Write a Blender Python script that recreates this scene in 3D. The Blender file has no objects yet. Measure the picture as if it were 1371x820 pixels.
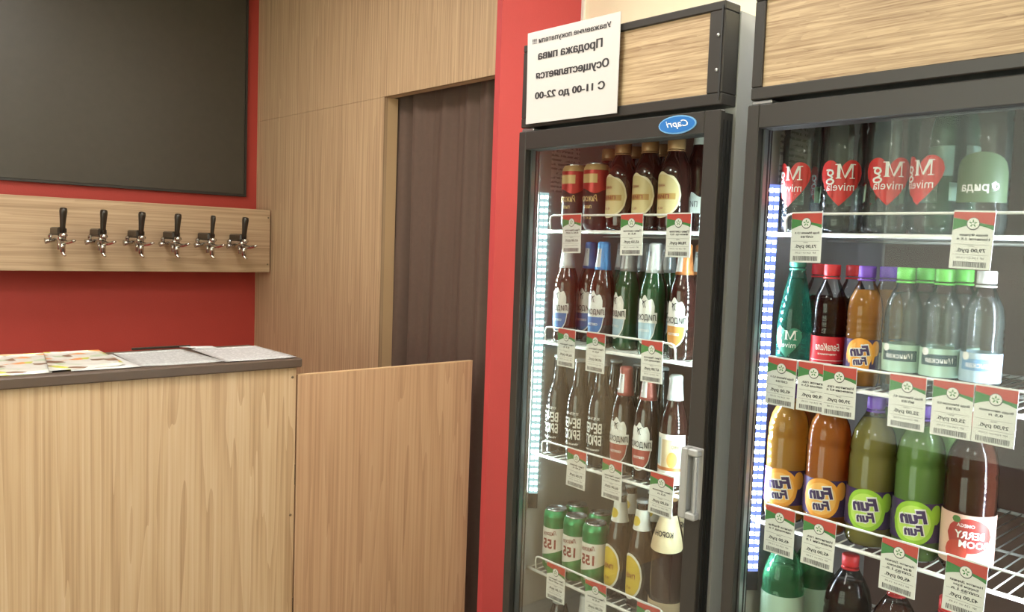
import bpy, math, random
from mathutils import Matrix, Vector
random.seed(7)
SC = bpy.context.scene
COL = SC.collection

# ------------------------------------------------------------------ camera
W, HPX, F = 1371.0, 820.0, 1116.7
YAW, PIT, ROLL = math.radians(41.953), math.radians(-4.0565), math.radians(-2.0567)
H = 1.56                                    # eye height
fwd = Vector((math.sin(YAW)*math.cos(PIT), math.cos(YAW)*math.cos(PIT), math.sin(PIT)))
r0 = Vector((math.cos(YAW), -math.sin(YAW), 0))
d0 = -(r0.cross(fwd))
c_, s_ = math.cos(ROLL), math.sin(ROLL)
CR = c_*r0 + s_*d0
CD = -s_*r0 + c_*d0
cam = bpy.data.cameras.new('camera')
cam.sensor_width = 36.0
cam.sensor_fit = 'HORIZONTAL'
cam.lens = 36.0*F/W
cam.clip_start = 0.02
camo = bpy.data.objects.new('camera', cam)
COL.objects.link(camo)
m3 = Matrix((CR, -CD, -fwd)).transposed()
camo.matrix_world = Matrix.Translation((0, 0, H)) @ m3.to_4x4()
SC.camera = camo

def ray(u, v):
    return CR*((u-W/2)/F) + CD*((v-HPX/2)/F) + fwd
def onx(u, v, X):
    d = ray(u, v); return d*(X/d.x) + Vector((0, 0, H))
def ony(u, v, Y):
    d = ray(u, v); return d*(Y/d.y) + Vector((0, 0, H))
def onz(u, v, Z):
    d = ray(u, v); return d*((Z-H)/d.z) + Vector((0, 0, H))

# ------------------------------------------------------------------ world, exposure
wd = bpy.data.worlds.new('world')
SC.world = wd
wd.use_nodes = True
wd.node_tree.nodes['Background'].inputs[0].default_value = (1.0, .93, .84, 1)
wd.node_tree.nodes['Background'].inputs[1].default_value = 0.15
vs = SC.view_settings
vs.view_transform = 'Standard'
vs.look = 'None'
vs.gamma = 1.0
vs.use_curve_mapping = False
vs.exposure = -0.3
SC.cycles.transparent_max_bounces = 32
SC.cycles.max_bounces = 10
SC.cycles.sample_clamp_indirect = 6.0
SC.cycles.caustics_reflective = False
SC.cycles.caustics_refractive = False

LAMP = 34.0          # ceiling panel emission strength
LED1, LED2 = 220.0, 400.0

# ------------------------------------------------------------------ materials
def srgb(r, g, b):
    def f(c):
        c /= 255.0
        return c/12.92 if c <= .04045 else ((c+.055)/1.055)**2.4
    return (f(r), f(g), f(b), 1.0)

MAT = {}
def newmat(name):
    m = bpy.data.materials.new(name)
    m.use_nodes = True
    nt = m.node_tree
    nt.nodes.clear()
    out = nt.nodes.new('ShaderNodeOutputMaterial')
    MAT[name] = m
    return m, nt, out

def N(nt, t, **kw):
    n = nt.nodes.new(t)
    for k, v in kw.items():
        if k.startswith('i_'):
            n.inputs[k[2:].replace('_', ' ')].default_value = v
        else:
            setattr(n, k, v)
    return n

def plain(name, col, rough=.5, metal=0.0, spec=.5, coat=0.0, bump=0.0, bscale=200.0, var=0.0):
    m, nt, out = newmat(name)
    p = N(nt, 'ShaderNodeBsdfPrincipled')
    p.inputs['Base Color'].default_value = col
    p.inputs['Roughness'].default_value = rough
    p.inputs['Metallic'].default_value = metal
    p.inputs['Specular IOR Level'].default_value = spec
    p.inputs['Coat Weight'].default_value = coat
    if bump or var:
        tc = N(nt, 'ShaderNodeTexCoord')
        nz = N(nt, 'ShaderNodeTexNoise', i_Scale=bscale, i_Detail=4.0)
        nt.links.new(tc.outputs['Object'], nz.inputs['Vector'])
        if bump:
            b = N(nt, 'ShaderNodeBump', i_Strength=bump, i_Distance=.002)
            nt.links.new(nz.outputs['Fac'], b.inputs['Height'])
            nt.links.new(b.outputs['Normal'], p.inputs['Normal'])
        if var:
            nz2 = N(nt, 'ShaderNodeTexNoise', i_Scale=bscale*.08, i_Detail=3.0)
            nt.links.new(tc.outputs['Object'], nz2.inputs['Vector'])
            hs = N(nt, 'ShaderNodeHueSaturation')
            hs.inputs['Color'].default_value = col
            mr = N(nt, 'ShaderNodeMapRange')
            mr.inputs['To Min'].default_value = 1-var
            mr.inputs['To Max'].default_value = 1+var
            nt.links.new(nz2.outputs['Fac'], mr.inputs['Value'])
            nt.links.new(mr.outputs['Result'], hs.inputs['Value'])
            nt.links.new(hs.outputs['Color'], p.inputs['Base Color'])
    nt.links.new(p.outputs[0], out.inputs[0])
    return m

def emit(name, col, strength):
    m, nt, out = newmat(name)
    e = N(nt, 'ShaderNodeEmission')
    e.inputs[0].default_value = col
    e.inputs[1].default_value = strength
    nt.links.new(e.outputs[0], out.inputs[0])
    return m

def wood(name, c_lo, c_mid, c_hi, axis='z', fine=110.0, broad=9.0, stretch=.035, rough=.5, cathedral=.35):
    """laminate board with streaky grain running along the given axis"""
    m, nt, out = newmat(name)
    tc = N(nt, 'ShaderNodeTexCoord')
    def mp(sc, st):
        k = N(nt, 'ShaderNodeMapping')
        v = [sc, sc, sc]
        v['xyz'.index(axis)] = sc*st
        k.inputs['Scale'].default_value = v
        nt.links.new(tc.outputs['Object'], k.inputs['Vector'])
        return k
    a = N(nt, 'ShaderNodeTexNoise', i_Scale=1.0, i_Detail=5.0, i_Roughness=.62, i_Distortion=.2)
    nt.links.new(mp(fine, stretch*.45).outputs[0], a.inputs['Vector'])
    b = N(nt, 'ShaderNodeTexNoise', i_Scale=1.0, i_Detail=3.0, i_Roughness=.5, i_Distortion=.6)
    nt.links.new(mp(broad, stretch*2.2).outputs[0], b.inputs['Vector'])
    # cathedral rings: bands of a warped broad noise
    w1 = N(nt, 'ShaderNodeMath', operation='MULTIPLY')
    w1.inputs[1].default_value = 9.0
    nt.links.new(b.outputs['Fac'], w1.inputs[0])
    w2 = N(nt, 'ShaderNodeMath', operation='FRACT')
    nt.links.new(w1.outputs[0], w2.inputs[0])
    w3 = N(nt, 'ShaderNodeMath', operation='MULTIPLY')
    w3.inputs[1].default_value = cathedral
    nt.links.new(w2.outputs[0], w3.inputs[0])
    s1 = N(nt, 'ShaderNodeMath', operation='MULTIPLY')
    s1.inputs[1].default_value = .85
    nt.links.new(a.outputs['Fac'], s1.inputs[0])
    s2 = N(nt, 'ShaderNodeMath', operation='ADD')
    nt.links.new(s1.outputs[0], s2.inputs[0])
    nt.links.new(w3.outputs[0], s2.inputs[1])
    rp = N(nt, 'ShaderNodeValToRGB')
    e = rp.color_ramp.elements
    e[0].position, e[0].color = .28, c_lo
    e[1].position, e[1].color = .85, c_hi
    k = e.new(.55); k.color = c_mid
    nt.links.new(s2.outputs[0], rp.inputs[0])
    p = N(nt, 'ShaderNodeBsdfPrincipled')
    p.inputs['Roughness'].default_value = rough
    nt.links.new(rp.outputs[0], p.inputs['Base Color'])
    bp = N(nt, 'ShaderNodeBump', i_Strength=.12, i_Distance=.001)
    nt.links.new(a.outputs['Fac'], bp.inputs['Height'])
    nt.links.new(bp.outputs['Normal'], p.inputs['Normal'])
    nt.links.new(p.outputs[0], out.inputs[0])
    return m

def clear(name, tint, ior=1.45, rough=.03, body=0.0, bodycol=None, gain=1.0):
    """thin clear wall: tinted see-through, Fresnel reflection, optional cloudy body"""
    m, nt, out = newmat(name)
    t = N(nt, 'ShaderNodeBsdfTransparent')
    t.inputs[0].default_value = tint
    cur = t
    if body:
        d = N(nt, 'ShaderNodeBsdfDiffuse')
        d.inputs[0].default_value = bodycol
        tr = N(nt, 'ShaderNodeBsdfTranslucent')
        tr.inputs[0].default_value = bodycol
        mx = N(nt, 'ShaderNodeMixShader')
        mx.inputs[0].default_value = .5
        nt.links.new(d.outputs[0], mx.inputs[1])
        nt.links.new(tr.outputs[0], mx.inputs[2])
        m2 = N(nt, 'ShaderNodeMixShader')
        m2.inputs[0].default_value = body
        nt.links.new(cur.outputs[0], m2.inputs[1])
        nt.links.new(mx.outputs[0], m2.inputs[2])
        cur = m2
    g = N(nt, 'ShaderNodeBsdfGlossy')
    g.inputs['Roughness'].default_value = rough
    fr = N(nt, 'ShaderNodeFresnel')
    fr.inputs[0].default_value = ior
    mu = N(nt, 'ShaderNodeMath', operation='MULTIPLY')
    mu.inputs[1].default_value = gain
    nt.links.new(fr.outputs[0], mu.inputs[0])
    m3_ = N(nt, 'ShaderNodeMixShader')
    nt.links.new(mu.outputs[0], m3_.inputs[0])
    nt.links.new(cur.outputs[0], m3_.inputs[1])
    nt.links.new(g.outputs[0], m3_.inputs[2])
    nt.links.new(m3_.outputs[0], out.inputs[0])
    return m

def printed(name, paper, ink, rows=60.0, axis='y', amount=.5):
    """sheet with lines of small print"""
    m, nt, out = newmat(name)
    tc = N(nt, 'ShaderNodeTexCoord')
    wv = N(nt, 'ShaderNodeTexWave', wave_type='BANDS', bands_direction=axis.upper(), i_Scale=rows*.314)
    nt.links.new(tc.outputs['Object'], wv.inputs['Vector'])
    nz = N(nt, 'ShaderNodeTexNoise', i_Scale=95.0, i_Detail=2.0)
    nt.links.new(tc.outputs['Object'], nz.inputs['Vector'])
    a = N(nt, 'ShaderNodeMath', operation='GREATER_THAN'); a.inputs[1].default_value = .55
    nt.links.new(wv.outputs['Fac'], a.inputs[0])
    b = N(nt, 'ShaderNodeMath', operation='GREATER_THAN'); b.inputs[1].default_value = .46
    nt.links.new(nz.outputs['Fac'], b.inputs[0])
    c = N(nt, 'ShaderNodeMath', operation='MULTIPLY')
    nt.links.new(a.outputs[0], c.inputs[0]); nt.links.new(b.outputs[0], c.inputs[1])
    c2 = N(nt, 'ShaderNodeMath', operation='MULTIPLY'); c2.inputs[1].default_value = amount
    nt.links.new(c.outputs[0], c2.inputs[0])
    mx = N(nt, 'ShaderNodeMix', data_type='RGBA')
    mx.inputs[6].default_value = paper
    mx.inputs[7].default_value = ink
    nt.links.new(c2.outputs[0], mx.inputs[0])
    p = N(nt, 'ShaderNodeBsdfPrincipled')
    p.inputs['Roughness'].default_value = .6
    nt.links.new(mx.outputs[2], p.inputs['Base Color'])
    nt.links.new(p.outputs[0], out.inputs[0])
    return m

def leaflet_mat(name):
    m, nt, out = newmat(name)
    tc = N(nt, 'ShaderNodeTexCoord')
    vo = N(nt, 'ShaderNodeTexVoronoi', i_Scale=26.0)
    nz = N(nt, 'ShaderNodeTexNoise', i_Scale=14.0, i_Detail=3.0)
    nt.links.new(tc.outputs['Object'], nz.inputs['Vector'])
    nt.links.new(nz.outputs['Color'], vo.inputs['Vector'])
    nt.links.new(tc.outputs['Object'], vo.inputs['Vector'])
    sp = N(nt, 'ShaderNodeSeparateColor')
    nt.links.new(vo.outputs['Color'], sp.inputs[0])
    rp = N(nt, 'ShaderNodeValToRGB')
    rp.color_ramp.interpolation = 'CONSTANT'
    e = rp.color_ramp.elements
    e[0].position, e[0].color = 0.0, srgb(200, 198, 192)
    e[1].position, e[1].color = .46, srgb(190, 192, 80)
    for pos, c in ((.56, (206, 204, 198)), (.68, (214, 140, 80)), (.76, (170, 172, 168)), (.86, (120, 90, 70)), (.91, (170, 185, 160))):
        k = e.new(pos); k.color = srgb(*c)
    nt.links.new(sp.outputs[0], rp.inputs[0])
    p = N(nt, 'ShaderNodeBsdfPrincipled')
    p.inputs['Roughness'].default_value = .35
    nt.links.new(rp.outputs[0], p.inputs['Base Color'])
    nt.links.new(p.outputs[0], out.inputs[0])

wood('wood_wall', srgb(150, 120, 92), srgb(190, 160, 126), srgb(208, 182, 148), 'z', 120, 14, .016, .55, .10)
wood('wood_counter', srgb(158, 126, 94), srgb(190, 160, 126), srgb(204, 178, 148), 'z', 110, 7, .022, .45, .22)
wood('wood_gate', srgb(158, 120, 92), srgb(186, 150, 118), srgb(198, 166, 136), 'z', 110, 7, .022, .45, .18)  # counter wood, pinker: reflection of the red wall put into the colour
wood('wood_rail', srgb(156, 128, 98), srgb(190, 162, 130), srgb(208, 184, 152), 'x', 110, 12, .02, .5, .10)
wood('wood_inlay', srgb(128, 100, 72), srgb(184, 158, 124), srgb(204, 182, 150), 'y', 210, 30, .05, .5, .07)
plain('wood_edge', srgb(206, 174, 134), .5, bump=.05)
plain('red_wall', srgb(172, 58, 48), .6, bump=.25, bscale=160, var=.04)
plain('red_wall_lit', srgb(190, 68, 70), .6, bump=.2, bscale=160, var=.03)  # back wall's red, with the stronger light here put into the colour
plain('cream_wall', srgb(248, 240, 212), .7, bump=.2, bscale=150, var=.02)
plain('green_cream_wall', srgb(206, 214, 176), .7, bump=.2, bscale=150)
plain('ceiling_white', srgb(232, 230, 222), .8, bump=.1)
plain('white_trim', srgb(236, 234, 228), .5)
plain('floor_tile', srgb(140, 128, 116), .35, var=.1, bscale=60)
plain('floor_joint', srgb(88, 82, 76), .7)
plain('board_black', srgb(64, 59, 50), .42, bump=.15, bscale=320, var=.12)
plain('board_frame', srgb(44, 40, 36), .45)
plain('counter_top', srgb(84, 68, 58), .4, bump=.08, bscale=400, var=.06)
plain('curtain_cloth', srgb(92, 72, 62), .85, bump=.35, bscale=600, var=.12)
plain('dark_metal', srgb(60, 55, 52), .4, .6)
plain('black_frame', srgb(44, 40, 37), .42, bump=.05, bscale=300)
plain('gasket', srgb(34, 33, 34), .6)
plain('alu', srgb(176, 178, 180), .32, .85)
plain('fridge_side', srgb(206, 208, 208), .4)
plain('fridge_grey', srgb(150, 150, 148), .4)
plain('liner_white', srgb(196, 196, 194), .45)
plain('liner_back', srgb(134, 102, 92), .5)  # warm tone includes the red room's reflection in the door glass
plain('shelf_wire', srgb(236, 234, 228), .35)
plain('handle_grey', srgb(156, 156, 154), .38, .2)
plain('screw', srgb(120, 104, 84), .35, .7)
plain('led_strip_violet', srgb(110, 110, 190), .4)
plain('led_strip_pale', srgb(150, 175, 185), .4)
emit('led_green', (.74, 1.0, .98, 1), LED1)
emit('led_blue', (.74, .87, 1.0, 1), LED2)
emit('lamp', (1.0, .965, .91, 1), LAMP)
emit('lamp_low', (1.0, .95, .88, 1), LAMP*.85)
emit('added_window_glow', (.88, .96, .78, 1), 7.5)  # glow of the added window, not a known source
emit('strip_green', (.50, .82, .86, 1), 1.5)  # glow between the LED chips put into the strip base as emission
emit('strip_blue', (.26, .36, 1.0, 1), 1.7)  # same for the blue strip: chip glow painted on the base
clear('door_glass', (.93, .94, .93, 1), 1.5, 0.0, gain=.27)
plain('paper', srgb(192, 186, 183), .6)
plain('paper_cool', srgb(196, 196, 196), .6)
plain('ink', srgb(44, 40, 44), .6)
plain('ink_soft', srgb(96, 92, 96), .6)
plain('tag_red', srgb(196, 74, 64), .5)
plain('tag_green', srgb(70, 132, 70), .5)
plain('tag_white', srgb(232, 231, 226), .5)
plain('emblem_white', srgb(238, 236, 230), .5)
plain('chrome', srgb(205, 202, 198), .14, 1.0)
plain('tap_black', srgb(46, 38, 30), .3)
plain('badge_blue', srgb(44, 108, 178), .3)
plain('badge_rim', srgb(120, 170, 214), .3)
plain('white', srgb(238, 236, 232), .45)
printed('price_list', srgb(178, 178, 178), srgb(110, 108, 112), 60, 'y', .6)
printed('price_list_b', srgb(188, 186, 186), srgb(116, 112, 118), 55, 'y', .6)
printed('sticker_print', srgb(226, 224, 222), srgb(96, 92, 98), 85, 'z', .6)
leaflet_mat('leaflet')

def glassbottle(name, col, rough=.07):
    return plain(name, col, rough, spec=.6, coat=.3)
glassbottle('glass_brown', srgb(48, 26, 22))
glassbottle('glass_black', srgb(34, 28, 30))
glassbottle('glass_green', srgb(34, 72, 44))
glassbottle('glass_dark', srgb(60, 38, 26))
plain('foil_tan', srgb(176, 134, 92), .35, .2)
plain('foil_blue', srgb(64, 124, 196), .3, .2)
plain('foil_bright', srgb(70, 150, 220), .3, .2)
plain('foil_white', srgb(214, 214, 216), .32, .2)
plain('foil_silver', srgb(178, 180, 184), .28, .4)
plain('foil_copper', srgb(188, 116, 70), .3, .3)
plain('foil_red', srgb(170, 92, 84), .4, .1)
plain('lab_cream', srgb(206, 186, 136), .5)
plain('lab_cream_rim', srgb(226, 212, 176), .5)
plain('lab_gold', srgb(180, 140, 78), .5)
plain('lab_white', srgb(232, 230, 224), .5)
plain('lab_blue', srgb(70, 116, 176), .5)
plain('lab_pale', srgb(172, 196, 210), .5)
plain('lab_orange', srgb(212, 148, 78), .5)
plain('lab_rust', srgb(160, 70, 58), .5)
plain('lab_yellow', srgb(214, 184, 62), .5)
plain('lab_beige', srgb(206, 184, 150), .5)
plain('can_green', srgb(52, 140, 88), .28, .55)
plain('can_leaf', srgb(62, 124, 70), .35, .3)
plain('can_white', srgb(226, 222, 212), .38, .1)
plain('can_red', srgb(176, 52, 48), .3, .4)
plain('can_dark', srgb(58, 50, 50), .3, .5)
plain('can_metal', srgb(190, 192, 194), .25, .9)
plain('ida_label', srgb(92, 110, 80), .45)
plain('rust_ink', srgb(140, 50, 44), .5)
plain('gold_ink', srgb(206, 176, 120), .4, .2)
plain('purple_cap', srgb(112, 66, 172), .4)
plain('red_cap', srgb(206, 44, 48), .4)
plain('green_cap', srgb(110, 196, 84), .4)
plain('white_cap', srgb(225, 225, 222), .4)
plain('teal_cap', srgb(60, 140, 120), .4)
plain('heart_red', srgb(206, 54, 52), .42)
plain('heart_green', srgb(36, 118, 92), .42)
plain('cola_red', srgb(204, 36, 50), .42)
plain('fun_orange', srgb(236, 160, 60), .42)
plain('fun_peach', srgb(246, 186, 96), .42)
plain('fun_lime', srgb(150, 196, 54), .42)
plain('fun_limepale', srgb(188, 220, 96), .42)
plain('fun_violet', srgb(62, 42, 84), .42)
plain('water_label', srgb(70, 92, 96), .45)
plain('water_pale', srgb(176, 206, 186), .45)
plain('blue_label', srgb(120, 160, 196), .45)
plain('berry_label', srgb(226, 186, 166), .45)
plain('berry_red', srgb(168, 60, 52), .45)
plain('berry_leaf', srgb(80, 120, 60), .45)
plain('strawberry', srgb(190, 70, 54), .45)
clear('pet', (.97, .98, .98, 1), 1.38, .05, gain=.9)
clear('pet_teal', (.62, .86, .80, 1), 1.4, .05, .22, srgb(60, 150, 130))
clear('pet_green', (.62, .90, .70, 1), 1.4, .05, .3, srgb(96, 186, 136))
def liquid(name, tint, col, body):
    clear(name, tint, 1.25, .1, body, col)
liquid('liq_water', (.95, .97, .96, 1), srgb(215, 220, 212), .12)
liquid('liq_cola', (.20, .08, .06, 1), srgb(60, 26, 22), .55)
liquid('liq_orange', (.9, .5, .2, 1), srgb(244, 170, 84), .9)
liquid('liq_amber', (.9, .6, .25, 1), srgb(250, 184, 88), .9)
liquid('liq_deep', (.9, .4, .12, 1), srgb(246, 148, 70), .9)
liquid('liq_olive', (.78, .78, .42, 1), srgb(200, 186, 104), .82)
liquid('liq_lime', (.5, .8, .3, 1), srgb(162, 208, 114), .82)
liquid('liq_berry', (.4, .15, .1, 1), srgb(104, 56, 42), .7)
liquid('liq_teal', (.6, .85, .8, 1), srgb(96, 160, 148), .2)
liquid('liq_green', (.5, .8, .6, 1), srgb(86, 160, 112), .3)

# ------------------------------------------------------------------ mesh helpers
class MB:
    def __init__(s):
        s.v, s.f, s.sm = [], [], []
    def add(s, vs, fs, smooth=False):
        o = len(s.v)
        s.v += [tuple(p) for p in vs]
        s.f += [tuple(i+o for i in f) for f in fs]
        s.sm += [smooth]*len(fs)
        return s
    def box(s, x0, x1, y0, y1, z0, z1, bev=0.0):
        x0, x1 = min(x0, x1), max(x0, x1); y0, y1 = min(y0, y1), max(y0, y1); z0, z1 = min(z0, z1), max(z0, z1)
        if bev <= 0:
            vs = [(x, y, z) for z in (z0, z1) for y in (y0, y1) for x in (x0, x1)]
            return s.add(vs, [(0, 2, 3, 1), (4, 5, 7, 6), (0, 1, 5, 4), (2, 6, 7, 3), (0, 4, 6, 2), (1, 3, 7, 5)])
        b = min(bev, (x1-x0)*.45, (y1-y0)*.45, (z1-z0)*.45)
        idx, vs = {}, []
        for sx in (0, 1):
            for sy in (0, 1):
                for sz in (0, 1):
                    X, Y, Z = (x0, x1)[sx], (y0, y1)[sy], (z0, z1)[sz]
                    ix, iy, iz = X+(b, -b)[sx], Y+(b, -b)[sy], Z+(b, -b)[sz]
                    for k, p in enumerate(((X, iy, iz), (ix, Y, iz), (ix, iy, Z))):
                        idx[sx, sy, sz, k] = len(vs); vs.append(p)
        g = lambda a, b_, c, k: idx[a, b_, c, k]
        fs = [(g(a, 0, 0, 0), g(a, 1, 0, 0), g(a, 1, 1, 0), g(a, 0, 1, 0)) for a in (0, 1)]
        fs += [(g(0, a, 0, 1), g(1, a, 0, 1), g(1, a, 1, 1), g(0, a, 1, 1)) for a in (0, 1)]
        fs += [(g(0, 0, a, 2), g(1, 0, a, 2), g(1, 1, a, 2), g(0, 1, a, 2)) for a in (0, 1)]
        for a in (0, 1):
            for c in (0, 1):
                fs.append((g(a, c, 0, 0), g(a, c, 1, 0), g(a, c, 1, 1), g(a, c, 0, 1)))
                fs.append((g(a, 0, c, 0), g(a, 1, c, 0), g(a, 1, c, 2), g(a, 0, c, 2)))
                fs.append((g(0, a, c, 1), g(1, a, c, 1), g(1, a, c, 2), g(0, a, c, 2)))
        for a in (0, 1):
            for c in (0, 1):
                for d in (0, 1):
                    fs.append((g(a, c, d, 0), g(a, c, d, 1), g(a, c, d, 2)))
        return s.add(vs, fs)
    def lathe(s, prof, seg=24, c=(0, 0, 0), cap=True):
        vs, fs = [], []
        for r, z in prof:
            for i in range(seg):
                a = 2*math.pi*i/seg
                vs.append((c[0]+r*math.cos(a), c[1]+r*math.sin(a), c[2]+z))
        for j in range(len(prof)-1):
            for i in range(seg):
                k = (i+1) % seg
                fs.append((j*seg+i, j*seg+k, (j+1)*seg+k, (j+1)*seg+i))
        if cap:
            fs.append(tuple(range(seg-1, -1, -1)))
            fs.append(tuple((len(prof)-1)*seg+i for i in range(seg)))
        return s.add(vs, fs, True)
    def tube(s, pts, r, seg=8, cap=True):
        pts = [Vector(p) for p in pts]
        rs = r if isinstance(r, (list, tuple)) else [r]*len(pts)
        vs, fs = [], []
        up = None
        for i, p in enumerate(pts):
            t = (pts[min(i+1, len(pts)-1)]-pts[max(i-1, 0)]).normalized()
            if up is None:
                up = Vector((0, 0, 1)) if abs(t.z) < .9 else Vector((1, 0, 0))
            n = (up - t*up.dot(t)).normalized()
            b = t.cross(n)
            up = n
            for k in range(seg):
                a = 2*math.pi*k/seg
                vs.append(p + (n*math.cos(a)+b*math.sin(a))*rs[i])
        for j in range(len(pts)-1):
            for i in range(seg):
                k = (i+1) % seg
                fs.append((j*seg+i, j*seg+k, (j+1)*seg+k, (j+1)*seg+i))
        if cap:
            fs.append(tuple(range(seg-1, -1, -1)))
            fs.append(tuple((len(pts)-1)*seg+i for i in range(seg)))
        return s.add(vs, fs, True)
    def mesh(s, name, mat):
        me = bpy.data.meshes.new(name)
        me.from_pydata(s.v, [], s.f)
        me.polygons.foreach_set('use_smooth', s.sm)
        me.materials.append(MAT[mat])
        me.update()
        return me
    def build(s, name, mat, parent=None, auto=False):
        return link(name, s.mesh(name, mat), parent)

def link(name, me, parent=None):
    o = bpy.data.objects.new(name, me)
    COL.objects.link(o)
    if parent is not None:
        o.parent = parent
    return o

def tag(o, label, cat, group=None):
    o['label'] = label
    o['category'] = cat
    if group:
        o['group'] = group
    return o

def thing(name, label, cat, loc=(0, 0, 0), rz=0.0, group=None):
    o = bpy.data.objects.new(name, None)
    o.empty_display_size = .05
    COL.objects.link(o)
    o.location = loc
    o.rotation_euler = (0, 0, rz)
    return tag(o, label, cat, group)

def struct(o):
    o['kind'] = 'structure'
    return o

# ---- lettering: flat glyph outlines from Blender's own built-in font, always mirrored as in the photograph
_tc = {}
def glyphs(body, bold=.012, shear=0.0):
    key = (body, bold, shear)
    if key in _tc:
        return _tc[key]
    cu = bpy.data.curves.new('lettering', 'FONT')
    cu.body = body
    cu.size = 1.0
    cu.offset = bold
    cu.shear = shear
    cu.resolution_u = 2
    cu.align_x = 'CENTER'
    cu.fill_mode = 'FRONT'
    o = bpy.data.objects.new('lettering', cu)
    COL.objects.link(o)
    dg = bpy.context.evaluated_depsgraph_get()
    me = bpy.data.meshes.new_from_object(o.evaluated_get(dg), depsgraph=dg)
    vs = [(v.co.x, v.co.y) for v in me.vertices]
    fs = [tuple(p.vertices) for p in me.polygons]
    bpy.data.objects.remove(o)
    bpy.data.curves.remove(cu)
    bpy.data.meshes.remove(me)
    if vs:
        xs = [v[0] for v in vs]; ys = [v[1] for v in vs]
        cx, cy = (min(xs)+max(xs))/2, (min(ys)+max(ys))/2
        vs = [(x-cx, y-cy) for x, y in vs]
        ext = (max(xs)-min(xs), max(ys)-min(ys))
    else:
        ext = (1, 1)
    _tc[key] = (vs, fs, ext)
    return _tc[key]

def flat_text(mb, body, x, yc, zc, width=None, height=None, bold=.012, shear=0.0, slope=0.0):
    """mirrored text on a plane facing -X; centre (yc, zc); fitted to width and/or height"""
    vs, fs, e = glyphs(body, min(bold, .014), shear)
    sx = width/e[0] if width else height/e[1]
    sz = height/e[1] if height else sx
    sh = (0,) if bold <= .014 else (-bold, 0, bold)
    for k, d in enumerate(sh):
        mb.add([(x-.00005*k, yc+(a+d)*sx, zc+b*sz+slope*a*sx) for a, b in vs], fs)

def curved_text(mb, body, R, zc, width=None, height=None, a0=0.0, bold=.012, shear=0.0, slope=0.0, eps=.0012):
    """mirrored text wrapped round a cylinder of radius R, centred at angle a0 from -X"""
    vs, fs, e = glyphs(body, bold, shear)
    sx = width/e[0] if width else height/e[1]
    sz = height/e[1] if height else sx
    out = []
    for a, b in vs:
        t = a0 + a*sx/R
        out.append((-(R+eps)*math.cos(t), (R+eps)*math.sin(t), zc+b*sz+slope*a*sx))
    mb.add(out, fs)

def interp(prof, z):
    for (r1, z1), (r2, z2) in zip(prof, prof[1:]):
        if z1 <= z <= z2 and z2 > z1:
            return r1+(r2-r1)*(z-z1)/(z2-z1)
    return prof[-1][0] if z > prof[-1][1] else prof[0][0]

def patch(prof, a0, a1, lo, hi, nc=14, nr=1, eps=.0006):
    """label sheet wrapped on the bottle between angles a0..a1 (from -X), lo/hi are z or functions of t in -1..1"""
    mb = MB()
    fl = lo if callable(lo) else (lambda t: lo)
    fh = hi if callable(hi) else (lambda t: hi)
    vs, fs = [], []
    for i in range(nc+1):
        t = -1+2*i/nc
        a = a0+(a1-a0)*i/nc
        zl, zh = fl(t), fh(t)
        for j in range(nr+1):
            z = zl+(zh-zl)*j/nr
            r = interp(prof, z)+eps
            vs.append((-r*math.cos(a), r*math.sin(a), z))
    for i in range(nc):
        for j in range(nr):
            k = i*(nr+1)+j
            fs.append((k, k+1, k+nr+2, k+nr+1))
    return mb.add(vs, fs, True)

def disc_patch(prof, a0, zc, rs, rz, eps=.001, n=16):
    """ellipse of half-width rs (arc length) and half-height rz"""
    R = interp(prof, zc)
    w = rs/R
    q = lambda t: math.sqrt(max(0, 1-t*t))
    return patch(prof, a0-w, a0+w, lambda t: zc-rz*q(t), lambda t: zc+rz*q(t), n, 1, eps)

# ------------------------------------------------------------------ room
K = .889                                      # size of the serving side, from the counter height
XW, YB, YR, XP = 2.39*K, 5.18*K, 2.79*K, 2.89*K       # wood wall, back wall, red return, pale wall behind the fridges
CEIL, XL, YN = 3.0, -2.8, -2.2
# floor with big tiles
fl = struct(MB().box(XL-.1, 3.6, YN-.1, YB+.1, -.06, -.004).build('floor', 'floor_joint'))
tile_me = MB().box(.003, .597, .003, .597, -.004, 0, .002).mesh('tile', 'floor_tile')
for i in range(12):
    for j in range(13):
        o = link('tile', tile_me, fl)
        o.location = (XL-.1+i*.57*1.0526, YN-.1+j*.6, 0)
struct(MB().box(XL-.1, 3.6, YN-.1, YB+.1, CEIL, CEIL+.08).build('ceiling', 'ceiling_white'))
struct(MB().box(XL-.1, 3.6, YB, YB+.1, 0, CEIL).build('wall_back', 'red_wall'))
wl = struct(MB().box(XL-.1, XL, YN, 2.70, 0, CEIL).build('wall_left', 'green_cream_wall'))
wn = struct(MB().box(XL, XL+.03, .20, .26, .25, 2.6).box(XL, XL+.03, 2.58, 2.64, .25, 2.6).box(XL, XL+.03, .26, 2.58, .25, .31).box(XL, XL+.03, .26, 2.58, 2.54, 2.6).box(XL, XL+.03, 1.39, 1.45, .31, 2.54).build('added_window', 'white_trim'))  # unseen window added to brighten the room and the fridge door reflection
MB().box(XL+.008, XL+.014, .26, 1.39, .31, 2.54).build('pane', 'added_window_glow', wn)
MB().box(XL+.008, XL+.014, 1.45, 2.58, .31, 2.54).build('pane', 'added_window_glow', wn)
struct(MB().box(XL-.1, XL, 2.70, YB, 0, CEIL).build('wall_left_red', 'red_wall'))
struct(MB().box(XL-.1, 3.6, YN-.1, YN, 0, CEIL).build('wall_front', 'cream_wall'))
struct(MB().box(XP, XP+.08, YN, YR, 0, CEIL).build('wall_right', 'cream_wall'))
struct(MB().box(XW+.0005, XP+.08, YR, YR+.03, 0, CEIL).build('wall_return', 'red_wall_lit'))
struct(MB().box(3.5, 3.6, YR, YB, 0, CEIL).build('wall_passage', 'cream_wall'))
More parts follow.
